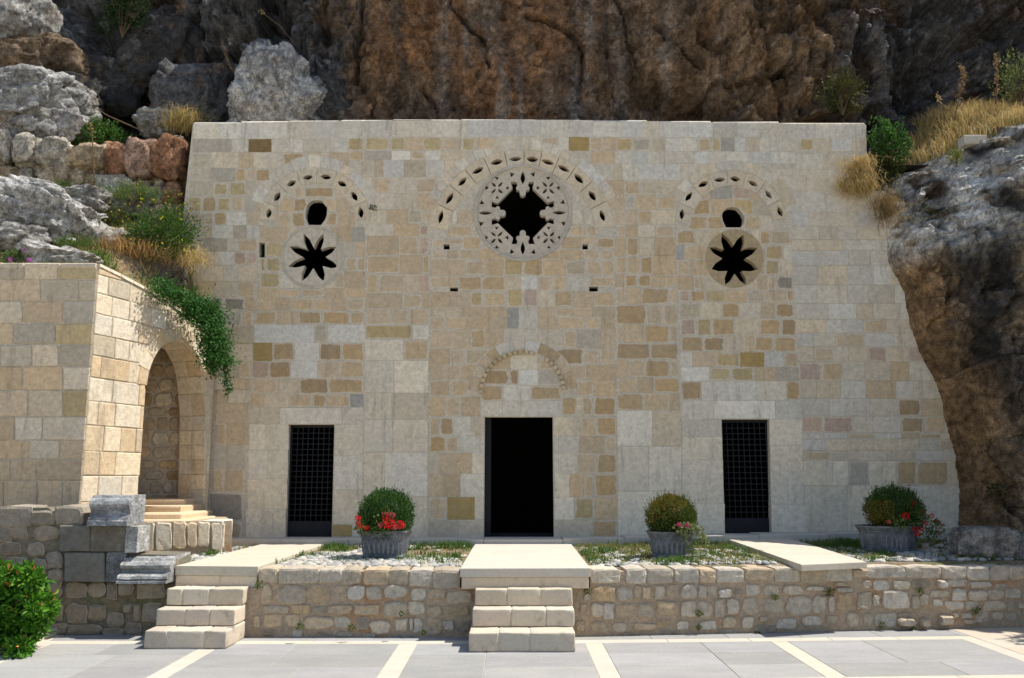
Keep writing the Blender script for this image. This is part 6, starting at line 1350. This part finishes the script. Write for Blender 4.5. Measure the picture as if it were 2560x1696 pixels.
stalk('bare stalk rising behind the sunlit boulder with a bent tip', [(735, 110), (700, 65), (650, 28)], 17.2, .015, 81, 30, .1); stalk('knotted brown stalk left of the sunlit boulder', [(600, 205), (575, 165), (565, 140), (553, 108)], 17.0, .02, 82, 90, .8, BR)
stalk('thin leaning straw before the dark cleft', [(350, 325), (270, 290), (225, 262), (200, 232)], 16.4, .012, 83, 30, .3); stalk('dry seed stalk standing on the dry stone wall', [(235, 440), (233, 390), (230, 330), (225, 310)], 15.4, .03, 84, 110, .9, BR)
stalk('curved brown seed stalk at the edge of the dry grass', [(2385, 300), (2400, 235), (2410, 195), (2400, 160)], 15.6, .03, 85, 200, .85, BR); stalk('straight tall seed stalk on top of the east rock', [(2490, 260), (2492, 220), (2492, 170), (2490, 134)], 15.6, .03, 86, 200, .8, BR); stalk('short forked stalk left of the curved seed stalk', [(2355, 300), (2352, 262), (2342, 235)], 15.4, .02, 87, 60, .4, DRY)
# bright shrub by the kerb
t = thing('garden_shrub', 'bright green garden shrub with reddish shoot tips by the kerb', 'shrub', (-6.4, 10.3, 0)); rng = np.random.default_rng(91); P = []; D = []
cl = [(10, 1415), (35, 1425), (60, 1432), (88, 1420), (100, 1440), (78, 1455), (20, 1450), (45, 1470), (5, 1480), (60, 1500), (95, 1485), (120, 1495), (135, 1500), (142, 1512), (110, 1515), (80, 1520), (40, 1520), (10, 1530), (125, 1530), (95, 1545), (60, 1550), (105, 1565), (25, 1560), (75, 1578), (50, 1590), (20, 1600), (-20, 1440), (-30, 1490), (-20, 1540), (-20, 1590), (-60, 1470), (-70, 1540), (62, 1612), (35, 1610)]
for (u, v) in cl:
    u, v = u * .86 - 6, v + 8; r = rng.uniform(.07, .16); n_ = int(1300 * r)
    p, d = shell(n_, yb_at(u, v, 10.2 + rng.uniform(-.3, .3)), (r * 1.1, r, r * .75), .3, 1.02, -1, rng, .3, u + v); P.append(p); D.append(d)
for (u, v, r, n_) in ((10, 1500, .42, 900), (40, 1560, .38, 800), (-60, 1520, .5, 900), (90, 1520, .2, 260)):
    p, d = shell(n_, yb_at(u, v, 10.35), (r, r * .8, r * .8), .2, .9, -1, rng, .2, u); P.append(p); D.append(d)
P = np.concatenate(P); D = np.concatenate(D); n = len(P); T0 = tone_mix(n, [(.06, .19, .012), (.09, .25, .02), (.04, .14, .01), (.14, .31, .03)], rng, .25); m = (D[:, 2] > .35) & (rng.uniform(size=n) < .11); T0[m] = tone_mix(m.sum(), [(.60, .17, .06), (.62, .28, .08), (.42, .24, .05)], rng); V, Fa, T = leaf_arrays(P, D * .8 + rng.normal(size=(n, 3)) * .45 + np.array([0, -.1, .15]), rng.uniform(.06, .105, n), .42, T0, .3, rng); obj('foliage', V, Fa, M_leaf, t, T)
a = Acc()
for k in range(8): e = P[rng.integers(0, n)]; a.add(*sweep([(-6.5 + .05 * k, 10.3, 0), ((-6.4 + e[0]) / 2, (10.3 + e[1]) / 2, e[2] * .6), tuple(e)], [.02, .013, .006], 5))
a.obj('stems', M_bark, t)
bed = obj('planting_bed', [(-12, 4, .03), (-5.98, 4, .03), (-5.98, 11.3, .03), (-12, 11.3, .03)], [(0, 1, 2, 3)], M_soil); lab(bed, kind='structure')
kb = thing('kerb', 'pale stone kerb edging the planting bed under the garden shrub', 'kerb', (-5.9, 9, 0))
for y in np.arange(4.2, 10.9, .95): V, Fs = bevbox(-5.97, -5.80, y, y + .945, -.05, .085, .012); obj('kerb_stone', V, Fs, M_slab, kb, (.98, .96, .92))
# tree beyond the right edge whose shade reaches the end of the wall
t = thing('bay_tree', 'leafy bay tree just outside the view at the end of the wall', 'tree', (8.9, 10.9, 0)); V, Fs = sweep([(8.9, 10.9, -.05), (8.93, 10.92, .8), (8.9, 10.95, 1.6)], [.09, .07, .05], 8); obj('trunk', V, Fs, M_bark, t)
P, d = shell(5000, (8.95, 11.0, 2.5), (.95, .9, 1.15), .3, 1.02, -.95, rng, .22, 4); V, Fa, T = leaf_arrays(P, d + rng.normal(size=P.shape) * .5, rng.uniform(.09, .16, len(P)), .35, tone_mix(len(P), GD, rng), .2, rng); obj('crown', V, Fa, M_leaf, t, T)

# unseen hillside east of the view, added to block sky light from the front
hx, hy = np.meshgrid(np.linspace(9.2, 22, 70), np.linspace(3, 20, 80)); hx = hx.ravel(); hy = hy.ravel()
hz = (hx - 9.4) * 1.55 + .5 * fbm(np.stack([hx * .7, hy * .7, 0 * hx], 1), 5); hz = np.minimum(hz, 15 + .8 * fbm(np.stack([hx * .4, hy * .4, 0 * hx], 1), 3)) - .3
hz = np.maximum(hz, -.3); tn = fbm(np.stack([hx * 1.5, hy * 1.5, hz], 1), 4)[:, None]
eh = obj('unseen_hillside', np.stack([hx, hy, hz], 1), gridF(70, 80), M_rock, None, np.clip(np.array([.22, .18, .12]) * (1 + .5 * tn), .03, .6), smooth=True); lab(eh, kind='structure')
c = yb_at(2425, 306, 15.0); k_ = np.argmin((RV[:, 0] - c[0]) ** 2 + (RV[:, 1] - 15.0) ** 2 + 99 * (RS < .79)); c = (c[0], RV[k_, 1], RV[k_, 2] + .02); V, Fs = bevbox(c[0] - .2, c[0] + .22, c[1] - .12, c[1] + .12, c[2] - .12, c[2] + .06, .02, 2, .012); lab(obj('stone_block', V, Fs, M_slab, None, (.95, .93, .9)), 'squared pale stone lying in the dry grass on the east rock', 'stone')
